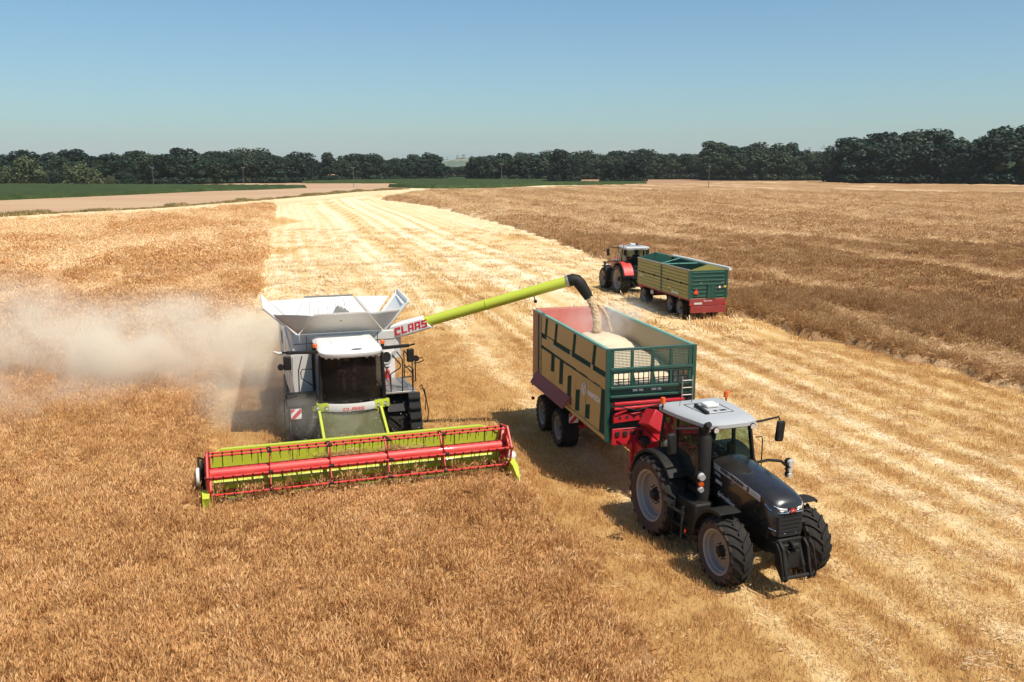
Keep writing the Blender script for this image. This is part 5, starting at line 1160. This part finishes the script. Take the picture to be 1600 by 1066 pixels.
def lattice():
    b = MB(); w, h = .44, .34
    for i in range(4): b.bx(-w / 2 + i * w / 3 - .010, -w / 2 + i * w / 3 + .010, -.01, .01, -h / 2, h / 2)
    for j in range(3): b.bx(-w / 2 - .01, w / 2 + .01, -.008, .012, -h / 2 + j * h / 2 - .010, -h / 2 + j * h / 2 + .010)
    for i in range(3):
        for j in range(2):
            x0, x1 = -w / 2 + i * w / 3, -w / 2 + (i + 1) * w / 3; z0, z1 = -h / 2 + j * h / 2, -h / 2 + (j + 1) * h / 2; c = .035
            for (X, Z, sx, sz) in ((x0, z0, 1, 1), (x1, z0, -1, 1), (x0, z1, 1, -1), (x1, z1, -1, -1)): b.prism([(X, Z), (X + sx * c, Z), (X, Z + sz * c)], 'y', -.006, .006)
    return b.mesh('window_bars', 'dark', 0)
lt = lattice()
for x in (.86, .29, -.29, -.86): inst(lt, 'window_bars', fwl, (x, .0, 3.20))
b = MB()
for x in (.56, -.02, -.56): b.prism([(x - .14, 3.02), (x - .04, 3.02), (x + .04, 3.38), (x - .06, 3.38)], 'y', -.035, -.01)
b.build('slant_plate', 'green', fwl)
b = MB()
for x in (-.84, -1.14): b.cyl((x, .16, 2.35), (x, .16, 3.22), .022, n=7)
for k in range(4): b.cyl((-.84, .16, 2.5 + .2 * k), (-1.14, .16, 2.5 + .2 * k), .018, n=6)
b.build('front_ladder', 'steel', fwl)
b = MB(); b.prism([(.22, 2.86), (.34, 2.86), (.36, 2.92), (.24, 2.92)], 'y', .021, .025); b.prism([(.38, 2.86), (.52, 2.86), (.54, 2.92), (.40, 2.92)], 'y', .021, .025); b.prism([(-.30, 2.86), (-.2, 2.86), (-.18, 2.92), (-.28, 2.92)], 'y', .021, .025); b.prism([(-.16, 2.86), (-.02, 2.86), (.0, 2.92), (-.14, 2.92)], 'y', .021, .025); b.build('white_print', 'textwhite', fwl, smooth=0)
# red push-off gear on the front
b = MB(); b.beam((1.10, .16, 2.58), (-.9, .16, 2.60), .10, .07); b.beam((1.12, .22, 2.46), (-.55, .2, 2.50), .09, .06); b.prism([(1.12, 2.06), (1.12, 2.28), (.0, 2.34), (.0, 2.12)], 'y', .10, .20); b.beam((1.1, .2, 2.30), (.75, .22, 2.42), .06, .06); gear = b.build('push_off_frame', 'crimson', L, bevel=.01)
b = MB()
for k in range(5): b.cyl((.95 - .2 * k, .198, 2.20 + .008 * k), (.95 - .2 * k, .206, 2.20 + .008 * k), .045, n=10)
b.build('frame_hole', 'dark', gear, smooth=0)
b = MB(); b.tube([(1.0, .24, 2.52), (.5, .28, 2.40), (0, .26, 2.50), (-.4, .25, 2.55)], .018, 5); b.tube([(.9, .3, 1.9), (.4, .5, 2.0), (-.1, .8, 1.5)], .018, 5); b.build('hydraulic_hose', 'dark', gear)
Rm = Matrix.Rotation(-.62, 3, 'Y') @ Matrix.Rotation(.25, 3, 'X')
b = MB(); b.box(.13, .62, 2.16, .56, .52, .46, 0, Rm); cyb = b.build('cylinder_cover', 'crimson', L, bevel=.02)
b = MB(); b.cyl((-.26, .60, 2.06), (-.26, .78, 2.06), .11, n=14); b.beam((-.26, .70, 2.06), (-.24, .70, 1.35), .05, .05); b.build('pivot', 'crimson', cyb)
b = MB(); b.bx(-1.0, 1.12, .02, .12, 1.42, 1.88); b.bx(-.5, .5, -6.5, .3, 1.15, 1.5); b.beam((.45, .05, 1.45), (.12, 1.6, .92), .16, .26); b.beam((-.45, .05, 1.45), (-.12, 1.6, .92), .16, .26); b.beam((0, 1.4, .95), (0, 2.1, .72), .22, .2); b.beam((.55, .15, 1.5), (.55, .15, .75), .12, .12); b.bx(.45, .65, .05, .25, .68, .74); ch = b.build('drawbar_chassis', 'crimson', L, bevel=.015)
b = MB()
for k in range(4): b.bx(.92 - .22 * k, 1.04 - .22 * k, .12, .16, 1.68, 1.80)
b.bx(.2, .4, .12, .18, 1.5, 1.64); b.build('control_valve', 'dark', ch, bevel=.01)
b = MB(); b.sphere((.35, .55, 1.62), .14, 12); b.cyl((.35, .55, 1.4), (.35, .55, 1.62), .05); b.build('pressure_vessel', 'plastic', ch)
b = MB(); b.cyl((-.3, .9, 1.35), (-.3, 1.5, 1.15), .10, n=12); b.build('yellow_shaft_guard', 'yellow', ch)
b = MB(); b.beam((-.9, -4.32, .63), (.9, -4.32, .63), .14, .14); b.beam((-.9, -6.08, .63), (.9, -6.08, .63), .14, .14); b.bx(-.55, -.40, -6.6, -3.8, .75, 1.15); b.bx(.40, .55, -6.6, -3.8, .75, 1.15); b.build('axle_group', 'crimson', L, bevel=.01)
for s in (1, -1):
    b = MB(); b.prism([(s * 1.22, 1.98), (s * 1.46, 1.62), (s * 1.50, 1.60), (s * 1.26, 1.98)], 'y', -6.60, -3.05); b.bx(s * 1.2, s * 1.30, -3.05, -2.92, 1.74, 1.98); b.build('mud_flap', 'maroon', L, bevel=.01)
    warning_board(L, s * 1.04, -3.30, 1.22, .30, s)
    b = MB(); b.bx(s * .9, s * 1.35, -LB - .15, -LB - .10, 1.42, 1.46); b.cyl((s * 1.3, -LB - .18, .95), (s * 1.3, -LB - .12, .95), .06, n=10); b.build('tail_lamp', 'redlens', L)
# tailgate
b = MB(); b.prism([(-1.20, ZB), (1.20, ZB), (1.20, ZTp + .02), (-1.20, ZTp + .02)], 'y', -LB - .08, -LB); tg = b.build('tailgate', 'tailred', L, bevel=.01)
b = MB()
for s in (1, -1):
    b.bx(s * 1.19, s * 1.27, -LB - .30, -LB + .24, ZB - .02, ZTp - .01)
b.bx(-1.2, 1.2, -LB - .14, -LB - .02, ZTp - .06, ZTp + .05)
for z in (2.2, 2.85, 3.5): b.bx(-1.26, 1.26, -LB - .18, -LB - .08, z, z + .09)
b.build('tailgate_frame', 'frame2', tg, bevel=.01)

# grain heap in the trailer and the falling stream
M['grain'] = paint('grain', (.63, .49, .325), .9, dust=.35, dcol=(.70, .58, .42), dscale=9)
gn = M['grain'].node_tree; gb = gn.nodes['Principled BSDF']
t_ = gn.nodes.new('ShaderNodeTexNoise'); t_.inputs['Scale'].default_value = 90; bp = gn.nodes.new('ShaderNodeBump'); bp.inputs['Strength'].default_value = .35; bp.inputs['Distance'].default_value = .02
tc_ = gn.nodes.new('ShaderNodeTexCoord'); gn.links.new(tc_.outputs['Object'], t_.inputs['Vector']); gn.links.new(t_.outputs['Fac'], bp.inputs['Height']); gn.links.new(bp.outputs[0], gb.inputs['Normal'])
b = MB(); nx, ny = 26, 70; vs_ = []
for i in range(nx + 1):
    for j in range(ny + 1):
        x = -1.185 + 2.37 * i / nx; y = -LB + .02 + (LB - .08) * j / ny
        r1 = math.hypot(x * 1.0 + .15, y + 4.6); r2 = math.hypot(x * .9, y + 2.5)
        z = 3.02 + max(.62 - .36 * r1, .50 - .33 * r2, -.25 * max(0, -(y + 5.2))) + .09 * float(fbm(np.array(x * 1.6), np.array(y * 1.6), 4)) + .03 * float(vnoise(np.array(x * 7.), np.array(y * 7.), 5)) - .12 * math.exp(-((x + .12) ** 2 + (y + 4.55) ** 2) / .06) + .10 * max(0, 1 - abs(y + 3.4) / 1.2)
        if y > -1.2: z -= .10 * (y + 1.2)
        vs_.append((x, y, z))
fs_ = [(i * (ny + 1) + j, (i + 1) * (ny + 1) + j, (i + 1) * (ny + 1) + j + 1, i * (ny + 1) + j + 1) for i in range(nx) for j in range(ny)]
b.add(vs_, fs_)
# closed heap: skirt down to the floor
per = [i * (ny + 1) for i in range(nx + 1)] + [nx * (ny + 1) + j for j in range(1, ny + 1)] + [i * (ny + 1) + ny for i in range(nx - 1, -1, -1)] + [j for j in range(ny - 1, 0, -1)]
top = [vs_[k] for k in per]; b.loft([top, [(p[0], p[1], ZB + .11) for p in top]], 0, caps=False)
gh = b.build('grain_heap', 'grain', None, smooth=60, merge=1e-4); gh.location = L.location; gh.rotation_euler = L.rotation_euler
tag(gh, 'pale mound of harvested grain filling the trailer', 'grain', None, 'stuff')
def world_of(root_loc, a, q):
    r = Vector((-math.cos(a), -math.sin(a))); f = Vector((math.sin(a), -math.cos(a))); w = Vector(root_loc[:2]) + r * q[0] + f * q[1]; return Vector((w.x, w.y, q[2]))
S0 = world_of(COMB, COMB[2], SPOUT); S1 = world_of(TRAI, TRAI[2], (-.12, -4.55, 3.55))
b = MB(); pts = []; rad = []
for k in range(15):
    u = k / 14; p = S0.lerp(S1, u); p.x += .10 * math.sin(PI * u); p.z = S0.z - (S0.z - S1.z) * (u ** 1.25)
    pts.append(p); rad.append(.13 + .02 * u + .014 * math.sin(k * 2.1))
b.tube(pts, rad, 14)
for k in range(4):
    q = [p + Vector((.12 + .22 * u2 + .05 * k, .06 * k - .1, .02)) for p, u2 in zip(pts[3 + 2 * k:9 + 2 * k], np.linspace(0, 1, 6))]
    if len(q) > 2: b.tube(q, [.01 + .05 * math.sin(PI * i / (len(q) - 1)) for i in range(len(q))], 8)
M['stream'] = paint('falling_grain', (.46, .31, .17), .95, dust=.4, dcol=(.62, .46, .28), dscale=14)
gs = b.build('grain_stream', 'stream', None, smooth=60); tag(gs, 'stream of grain pouring from the black spout into the trailer', 'grain', None, 'stuff')
tx = bpy.data.textures.new('stream_noise', 'CLOUDS'); tx.noise_scale = .07
sb = gs.modifiers.new('sub', 'SUBSURF'); sb.levels = sb.render_levels = 3
dm = gs.modifiers.new('rough', 'DISPLACE'); dm.texture = tx; dm.strength = .06; dm.texture_coords = 'LOCAL'
V_ = []; F_ = []; rr_ = random.Random(3)
for k in range(160):
    u = rr_.random(); p = pts[min(13, int(u * 14))]; s = .006 + .007 * rr_.random(); q = p + Vector((rr_.gauss(.12 * u, .10 + .14 * u), rr_.gauss(0, .10 + .12 * u), rr_.gauss(0, .06))); o = len(V_)
    V_ += [q + Vector((s, 0, 0)), q + Vector((-s * .5, s, 0)), q + Vector((-s * .5, -s, 0)), q + Vector((0, 0, s * 1.6))]; F_ += [(o, o + 1, o + 2), (o, o + 1, o + 3), (o + 1, o + 2, o + 3), (o + 2, o, o + 3)]
me = bpy.data.meshes.new('grain_spray'); me.from_pydata([tuple(v) for v in V_], [], F_); me.materials.append(M['grain'])
tag(inst(me, 'grain_spray'), 'loose kernels flying beside the falling grain stream', 'grain', None, 'stuff')

# ------------------------------------------------------------------ second trailer (driving away)
R2 = empty('grain_trailer', (RIG[0], RIG[1], 0), RIG[2]); tag(R2, 'empty olive ribbed trailer with green back and red bumper behind red tractor', 'trailer')
Y0, Y1, Z0, Z1, HWd = -.25, 7.40, 1.25, 2.88, 1.22
for s in (1, -1):
    for y in (1.0, 2.42, 6.5): add_wheel(R2, TWm, (s * .93, y, .55), s, y).scale = (s * .92, .88, .88)
b = MB(); b.bx(-HWd, HWd, Y0, Y1, Z0 - .02, Z0 + .06); b.build('floor', 'inner', R2)
b = MB(); b.bx(-.45, -.33, .0, 6.0, .92, 1.22); b.bx(.33, .45, .0, 6.0, .92, 1.22); b.bx(-1.18, 1.18, Y0, Y1, 1.12, 1.23); b.beam((-.9, 1.0, .55), (.9, 1.0, .55), .13, .13); b.beam((-.9, 2.42, .55), (.9, 2.42, .55), .13, .13); b.beam((-.9, 6.5, .55), (.9, 6.5, .55), .13, .13); b.cyl((0, 6.5, .65), (0, 6.5, 1.12), .5, n=20); b.beam((-.4, 6.6, .62), (-.05, 8.6, .60), .10, .12); b.beam((.4, 6.6, .62), (.05, 8.6, .60), .10, .12); b.beam((0, 8.5, .60), (0, 10.2, .66), .12, .12); b.build('chassis', 'maroon', R2, bevel=.012)
def ribbed(y0, y1, s):
    b = MB(); nb = 8; hh = (Z1 - Z0) / nb; P = [(s * HWd, Z0)]
    for k in range(nb):
        z = Z0 + hh * k; P += [(s * HWd, z + .02), (s * (HWd + .032), z + .045), (s * (HWd + .032), z + hh - .035), (s * HWd, z + hh - .012)]
    P += [(s * HWd, Z1), (s * (HWd - .03), Z1), (s * (HWd - .03), Z0)]
    b.prism(P, 'y', y0, y1); return b
for s in (1, -1):
    for y0, y1, nm in ((Y0 + .05, 3.50, 'rear'), (3.72, Y1 - .05, 'front')):
        w = ribbed(y0, y1, s).build('side_wall', 'olive2', R2, smooth=0)
        xd = (0, -1, 0) if s < 0 else (0, 1, 0)
        if nm == 'rear': lettering('Brantner', 'textwhite', .28, w, frame((s * (HWd + .036), 1.55, 1.42), xd, (0, 0, 1)), shear=.3, bold=.004)
        else: lettering('Brantner', 'textwhite', .17, w, frame((s * (HWd + .036), 6.7, 1.86), xd, (0, 0, 1)), shear=.3, bold=.003)
        b = MB(); z = Z0 + (Z1 - Z0) * .5; b.bx(s * (HWd + .005), s * (HWd + .05), y0 + .05, y1 - .05, z - .02, z + .01)
        for k in range(2): b.bx(s * HWd, s * (HWd + .07), y0 + (y1 - y0) * (.25 + .5 * k) - .05, y0 + (y1 - y0) * (.25 + .5 * k) + .05, z - .06, z + .06)
        b.build('hinge_line', 'dark', w)
    b = MB(); b.box(s * (HWd + .037), 2.35, 1.60, .004, .30, .11); b.build('orange_reflector', 'yellow', R2, smooth=0)
    b = MB(); b.bx(s * (HWd - .04), s * (HWd + .05), 3.52, 3.70, Z0 - .05, Z1 + .02)
    for k in range(7): b.bx(s * (HWd + .05), s * (HWd + .07), 3.56, 3.66, Z0 + .1 + .22 * k, Z0 + .18 + .22 * k)
    b.build('post', 'green', R2)
    b = MB(); b.bx(s * (HWd - .05), s * (HWd + .06), Y0, Y1, Z1, Z1 + .06); b.build('top_rail', 'steel', R2, bevel=.01)
    for y in (1.72, 6.5):
        b = MB(); n = 8; cyq, rq = (1.72, 1.38) if y < 5 else (6.5, .62)
    b = MB(); b.box(s * 1.2, 5.0, .95, .05, .36, .24); b.box(s * 1.24, 5.0, .95, .05, .2, .14); b.build('side_box', 'cream', R2)
    b = MB(); b.box(s * 1.21, 6.85, 1.10, .03, .28, .14); b.build('reflector_board', 'textred', R2)
b = MB(); b.bx(-HWd, HWd, Y1 - .05, Y1, Z0, Z1); b.prism([(-HWd, Z1), (HWd, Z1), (0, Z1 + .36)], 'y', Y1 - .05, Y1); fwl2 = b.build('front_wall', 'green', R2)
b = MB()
for k in range(7): z = Z0 + .08 + .23 * k; b.prism([(z, Y0), (z + .02, Y0 - .04), (z + .06, Y0 - .04), (z + .08, Y0)], 'x', -1.0, 1.0)
b.v = [(p[0], p[2], p[1]) for p in b.v]; b.bx(-HWd, HWd, Y0, Y0 + .05, Z0, Z1)
for s in (1, -1): b.bx(s * (HWd - .12), s * (HWd + .02), Y0 - .04, Y0 + .06, Z0, Z1)
rg = b.build('tailgate', 'green', R2)
b = MB(); b.prism([(-HWd, Z1), (HWd, Z1), (.02, Z1 + .36)], 'y', Y0, Y0 + .05); b.build('gable', 'olive2', rg)
b = MB(); b.bx(-.02, .42, Y0 - .06, Y0 - .02, Z0 + .02, Z0 + .72); b.bx(-.06, .0, Y0 - .08, Y0 - .02, Z0, Z0 + .78); b.bx(.40, .46, Y0 - .08, Y0 - .02, Z0, Z0 + .78); b.bx(-.06, .46, Y0 - .08, Y0 - .02, Z0 + .72, Z0 + .78); b.bx(.17, .22, Y0 - .075, Y0 - .03, Z0 + .02, Z0 + .72); b.build('grain_hatch', 'green', rg)
b = MB(); b.prism([(-.95, 1.52), (-.62, 1.52), (-.785, 1.86)], 'y', Y0 - .085, Y0 - .075); tri = b.build('warning_triangle', 'textred', rg, smooth=0)
b = MB(); b.prism([(-.90, 1.545), (-.67, 1.545), (-.785, 1.79)], 'y', Y0 - .09, Y0 - .085); b.build('orange_field', 'orange', tri, smooth=0)
b = MB(); b.cyl((.70, Y0 - .075, 1.90), (.70, Y0 - .085, 1.90), .085, n=18); sg = b.build('speed_sign', 'textwhite', rg); b = MB(); b.tube([(.70 + .075 * math.cos(2 * PI * k / 18), Y0 - .087, 1.90 + .075 * math.sin(2 * PI * k / 18)) for k in range(19)], .010, 4, caps=False); b.build('sign_rim', 'textred', sg)
b = MB(); b.box(1.05, Y0 - .05, 1.92, .16, .01, .10); b.build('yellow_plate', 'yellow', rg, smooth=0)
b = MB()
for x in (-.5, .88): b.tube([(x - .06, Y0 - .05, 2.12), (x, Y0 - .10, 2.19), (x + .07, Y0 - .05, 2.14)], .014, 5)
b.build('latch', 'cream', rg)
b = MB(); b.bx(-1.12, 1.14, Y0 - .02, Y0 + .08, .82, 1.18); b.bx(-1.10, 1.12, Y0 - .12, Y0 + .02, .42, .80); b.bx(-.2, -.12, Y0 - .03, Y0 - .015, .95, 1.03); b.bx(.2, .28, Y0 - .03, Y0 - .015, .95, 1.03); bmp = b.build('rear_bumper', 'maroon', R2, bevel=.012)
b = MB(); b.box(-.62, Y0 - .035, .96, .50, .01, .12); b.build('number_plate', 'cream', bmp, smooth=0)
lettering('BRANTNER', 'textwhite', .10, bmp, frame((.0, Y0 - .0225, 1.10), (1, 0, 0), (0, 0, 1)))
for s in (1, -1):
    b = MB(); b.box(s * 1.06, Y0 - .05, .92, .12, .06, .10); b.build('tail_lamp', 'redlens', bmp)
# crossbars, mid wall line and rolled tarpaulin
b = MB(); b.beam((0, Y0, Z1 + .34), (0, Y1, Z1 + .34), .05, .05); b.beam((-HWd, 3.6, Z1 + .05), (0, 3.6, Z1 + .34), .05, .04); b.beam((HWd, 3.6, Z1 + .05), (0, 3.6, Z1 + .34), .05, .04); b.beam((-HWd, 3.6, Z1), (HWd, 3.6, Z1), .06, .06); b.build('roof_bar', 'railgreen', R2)
b = MB(); b.tube([(HWd + .10, Y0 - .1, Z1 + .06), (HWd + .11, 2.0, Z1 + .05), (HWd + .10, 5.0, Z1 + .07), (HWd + .10, Y1, Z1 + .05)], .11, 10); b.build('rolled_tarpaulin', 'cloth', R2)
for s in (1, -1):
    b = MB(); b.bx(s * (HWd - .035), s * (HWd - .030), Y0 + .06, Y1 - .06, Z0 + .07, Z1 - .01); b.build('inner_lining', 'green', R2)

# ------------------------------------------------------------------ drivers
def person(name, label, loc, rz, shirt, legs, hair, cap=None, arm_dy=0.0):
    """seated figure, origin at the hips, facing +Y"""
    J = {}; E_ = []
    def j(n, p, r, par=None):
        J[n] = (len(J), p, r)
        if par: E_.append((J[par][0], J[n][0]))
    j('pelvis', (0, 0, .02), .125); j('spine', (0, -.03, .22), .125, 'pelvis'); j('chest', (0, -.03, .40), .145, 'spine'); j('neck', (0, -.01, .55), .055, 'chest'); j('jaw', (0, .03, .64), .075, 'neck'); j('skull', (0, .01, .74), .098, 'jaw')
    for s, t in ((1, 'l'), (-1, 'r')):
        j('sh' + t, (s * .17, -.02, .47), .065, 'chest'); j('el' + t, (s * .24, .12, .25), .046, 'sh' + t); j('wr' + t, (s * .16, .36 + arm_dy, .30), .030, 'el' + t); j('pa' + t, (s * .15, .43 + arm_dy, .31), .034, 'wr' + t)
        for k in range(4): j('f%d%s' % (k, t), (s * (.15 + .02 * (k - 1.5)), .50 + arm_dy - .006 * k, .31), .011, 'pa' + t); j('g%d%s' % (k, t), (s * (.15 + .02 * (k - 1.5)), .525 + arm_dy - .006 * k, .275), .010, 'f%d%s' % (k, t))
        j('th' + t, (s * .11, .455 + arm_dy, .335), .012, 'pa' + t)
        j('hi' + t, (s * .09, .03, -.01), .09, 'pelvis'); j('kn' + t, (s * .15, .44, .03), .062, 'hi' + t); j('an' + t, (s * .14, .47, -.36), .042, 'kn' + t); j('to' + t, (s * .15, .62, -.40), .040, 'an' + t)
    me = bpy.data.meshes.new('person'); me.from_pydata([v[1] for v in J.values()], E_, [])
    o = bpy.data.objects.new('person_build', me); COL.objects.link(o)
    o.modifiers.new('skin', 'SKIN'); sk = me.skin_vertices[0].data
    for i, p, r in J.values(): sk[i].radius = (r, r); sk[i].use_root = (i == 0)
    ss = o.modifiers.new('sub', 'SUBSURF'); ss.levels = ss.render_levels = 2
    dg = bpy.context.evaluated_depsgraph_get(); m2 = bpy.data.meshes.new_from_object(o.evaluated_get(dg)); bpy.data.objects.remove(o)
    m2.name = name
    for k in ('skin', shirt, legs, 'plastic'): m2.materials.append(M[k])
    for p in m2.polygons:
        x, y, z = p.center; p.use_smooth = True
        if z < -.30 and y > .3: k = 3
        elif z < .10 and y < .40: k = 2
        elif y > .40 and z < .10: k = 0
        elif z > .52 or (y > .14 and z > .16): k = 0
        else: k = 1
        p.material_index = k
    b = inst(m2, name, None, loc, (0, 0, rz)); tag(b, label, 'person')
    q = MB(); q.sphere((0, -.005, .775), .108, 12, sz=.85); h_ = q.build('cap' if cap else 'hair', cap or hair, b)
    if cap: q = MB(); q.prism([(-.07, .06), (-.06, .19), (0, .21), (.06, .19), (.07, .06)], 'z', .775, .79); q.build('cap_peak', cap, h_)
    q = MB(); q.sphere((0, .118, .665), .018, 8); q.build('nose', 'skin', b)
    for s in (1, -1):
        q = MB(); q.sphere((s * .035, .098, .70), .012, 8); q.build('eye', 'dark', b); q = MB(); q.sphere((s * .10, .01, .69), .022, 8); q.build('ear', 'skin', b)
    return b
hp = world_of(COMB, COMB[2], (0, -1.12, 2.36)); person('person', 'driver in dark top and shorts seated behind the tinted harvester windscreen', hp, PI + COMB[2], 'shirt', 'shorts', 'hair', None, .14)
tp = world_of(TRAC, TRAC[2], (0, .22, 2.02)); person('person', 'driver with a tan cap seated in the black tractor', tp, PI + TRAC[2], 'shirt', 'shirt', 'hair', 'cap', .12)

# ------------------------------------------------------------------ crop on the header, flying chaff, dust, haze
def litter_at(root, a, spots, name, label, coll, nv, sc):
    P = []; 
    for (x, y, z, sx, sy, n) in spots:
        for k in range(n): w = world_of(root, a, (x + random.gauss(0, sx), y + random.gauss(0, sy), z + random.random() * .10)); P.append(w)
    N = len(P); P = np.array([tuple(p) for p in P])
    return scatter(name, P, np.stack([RNG.normal(0, .5, N), RNG.normal(0, .5, N), RNG.random(N) * 6.28], 1), np.full((N, 3), sc), .25 + .3 * RNG.random(N), nv, coll, label, 'straw')
litter_at(COMB, COMB[2], [(2.1, 2.42, .80, .22, .10, 30), (.45, 2.40, .95, .45, .10, 80), (-.9, 2.40, .95, .3, .10, 50), (.1, 1.62, 1.08, .34, .12, 40), (-1.9, 2.5, .6, .5, .12, 16), (3.0, 2.5, .55, .5, .12, 14)], 'cut_straw', 'cut stalks heaped on the header and feeder', litter, 6, .55)
V_ = []; F_ = []; rr_ = random.Random(8)
for k in range(420):
    c = world_of(COMB, COMB[2], (rr_.gauss(.35, .95), rr_.uniform(.5, 2.2), rr_.uniform(.9, 2.3))); s = rr_.uniform(.006, .016); o = len(V_)
    d1 = Vector((rr_.gauss(0, 1), rr_.gauss(0, 1), rr_.gauss(0, 1))).normalized() * s; d2 = d1.cross(Vector((rr_.gauss(0, 1), rr_.gauss(0, 1), rr_.gauss(0, 1)))).normalized() * s * .6
    V_ += [c + d1, c + d2, c - d1, c - d2]; F_.append((o, o + 1, o + 2, o + 3))
me = bpy.data.meshes.new('flying_chaff'); me.from_pydata([tuple(v) for v in V_], [], F_); M['chaff'] = paint('chaff', (.75, .66, .45), .9); me.materials.append(M['chaff'])
tag(inst(me, 'flying_chaff'), 'pale bits of chaff flying in front of the harvester cab', 'chaff', None, 'stuff')

def dust_mat(name, dens, col, scale, blobs, thr=(.34, .68), aniso=-.3, soft=1.0):
    """uneven airborne dust: soft-edged blobs in world space times noise"""
    m = bpy.data.materials.new(name); m.use_nodes = True; n = m.node_tree.nodes; l = m.node_tree.links; n.clear()
    out = n.new('ShaderNodeOutputMaterial'); pv = n.new('ShaderNodeVolumePrincipled'); tc = n.new('ShaderNodeTexCoord')
    pv.inputs['Color'].default_value = (*col, 1); pv.inputs['Anisotropy'].default_value = aniso
    nz = n.new('ShaderNodeTexNoise'); nz.inputs['Scale'].default_value = scale; nz.inputs['Detail'].default_value = 5.0; nz.inputs['Distortion'].default_value = .6; nz.inputs['Roughness'].default_value = .55
    l.new(tc.outputs['Object'], nz.inputs['Vector'])
    rp = n.new('ShaderNodeMapRange'); rp.interpolation_type = 'SMOOTHSTEP'; rp.inputs['From Min'].default_value = thr[0]; rp.inputs['From Max'].default_value = thr[1]; l.new(nz.outputs['Fac'], rp.inputs['Value'])
    acc = None
    for (c, r, w) in blobs:
        s1 = n.new('ShaderNodeVectorMath'); s1.operation = 'SUBTRACT'; s1.inputs[1].default_value = c; l.new(tc.outputs['Object'], s1.inputs[0])
        d1 = n.new('ShaderNodeVectorMath'); d1.operation = 'DIVIDE'; d1.inputs[1].default_value = r; l.new(s1.outputs[0], d1.inputs[0])
        ln = n.new('ShaderNodeVectorMath'); ln.operation = 'LENGTH'; l.new(d1.outputs[0], ln.inputs[0])
        f = n.new('ShaderNodeMapRange'); f.interpolation_type = 'SMOOTHERSTEP'; f.inputs['From Min'].default_value = 1.0; f.inputs['From Max'].default_value = 0.05; f.inputs['To Min'].default_value = 0; f.inputs['To Max'].default_value = w
        l.new(ln.outputs['Value'], f.inputs['Value'])
        if acc is None: acc = f.outputs[0]
        else:
            a = n.new('ShaderNodeMath'); a.operation = 'ADD'; l.new(acc, a.inputs[0]); l.new(f.outputs[0], a.inputs[1]); acc = a.outputs[0]
    mu = n.new('ShaderNodeMath'); mu.operation = 'MULTIPLY'; l.new(acc, mu.inputs[0]); l.new(rp.outputs[0], mu.inputs[1])
    m3 = n.new('ShaderNodeMath'); m3.operation = 'MULTIPLY'; m3.inputs[1].default_value = dens; l.new(mu.outputs[0], m3.inputs[0])
    l.new(m3.outputs[0], pv.inputs['Density']); l.new(pv.outputs[0], out.inputs['Volume']); return m
def dust_box(name, label, x0, x1, y0, y1, z0, z1, mat):
    b = MB(); b.bx(x0, x1, y0, y1, z0, z1); o = b.build(name, mat, smooth=0); tag(o, label, 'dust', None, 'stuff'); return o
DC = (.955, .87, .72)
M['dust1'] = dust_mat('blown_dust', .95, DC, .42, [((-9.5, 33.5, 1.6), (4.5, 5.0, 2.6), .9), ((-14.5, 35.0, 1.8), (6.5, 5.0, 2.6), .9), ((-21.5, 35.5, 2.0), (6.5, 6.0, 3.2), .7), ((-20, 30.5, .6), (9, 6, 1.8), .36), ((-9.0, 29.5, .8), (3.0, 3.5, 1.8), .30)])
dust_box('dust_cloud', 'pale dust cloud drifting left from the harvester over the crop', -29, -5.0, 24.5, 42, .05, 5.4, M['dust1'])
M['dust2'] = dust_mat('header_dust', .9, DC, 1.3, [(tuple(world_of(COMB, COMB[2], (.35, 1.25, 1.5))), (1.5, 1.0, .9), .5), (tuple(world_of(COMB, COMB[2], (1.6, .6, 1.7))), (1.1, 1.0, 1.0), .45)])
dust_box('dust_cloud', 'thin dust hanging over the feeder below the harvester cab', -7.6, -3.0, 22.6, 26.4, .7, 2.9, M['dust2'])
gc = world_of(TRAI, TRAI[2], (-.5, -4.9, 3.9))
M['dust3'] = dust_mat('grain_dust', 1.0, (.985, .96, .91), 1.6, [(tuple(gc), (1.9, 2.0, .95), .55), (tuple(gc + Vector((.9, .6, .1))), (1.2, 1.4, .8), .4)])
dust_box('dust_cloud', 'grain dust rising inside the trailer round the falling stream', gc.x - 2.1, gc.x + 2.3, gc.y - 2.2, gc.y + 2.4, 3.05, 5.0, M['dust3'])

hz = bpy.data.materials.new('air'); hz.use_nodes = True; hn = hz.node_tree.nodes; hn.clear()
ho = hn.new('ShaderNodeOutputMaterial'); hv = hn.new('ShaderNodeVolumePrincipled'); hv.inputs['Color'].default_value = (.80, .92, 1.0, 1); hv.inputs['Density'].default_value = HAZE if 'HAZE' in globals() else 5.5e-5; hv.inputs['Anisotropy'].default_value = .1
hz.node_tree.links.new(hv.outputs[0], ho.inputs['Volume'])
b = MB(); b.bx(-9500, 9500, -3500, 9500, -2.0, 190); o = b.build('haze', hz, smooth=0); tag(o, kind='stuff')
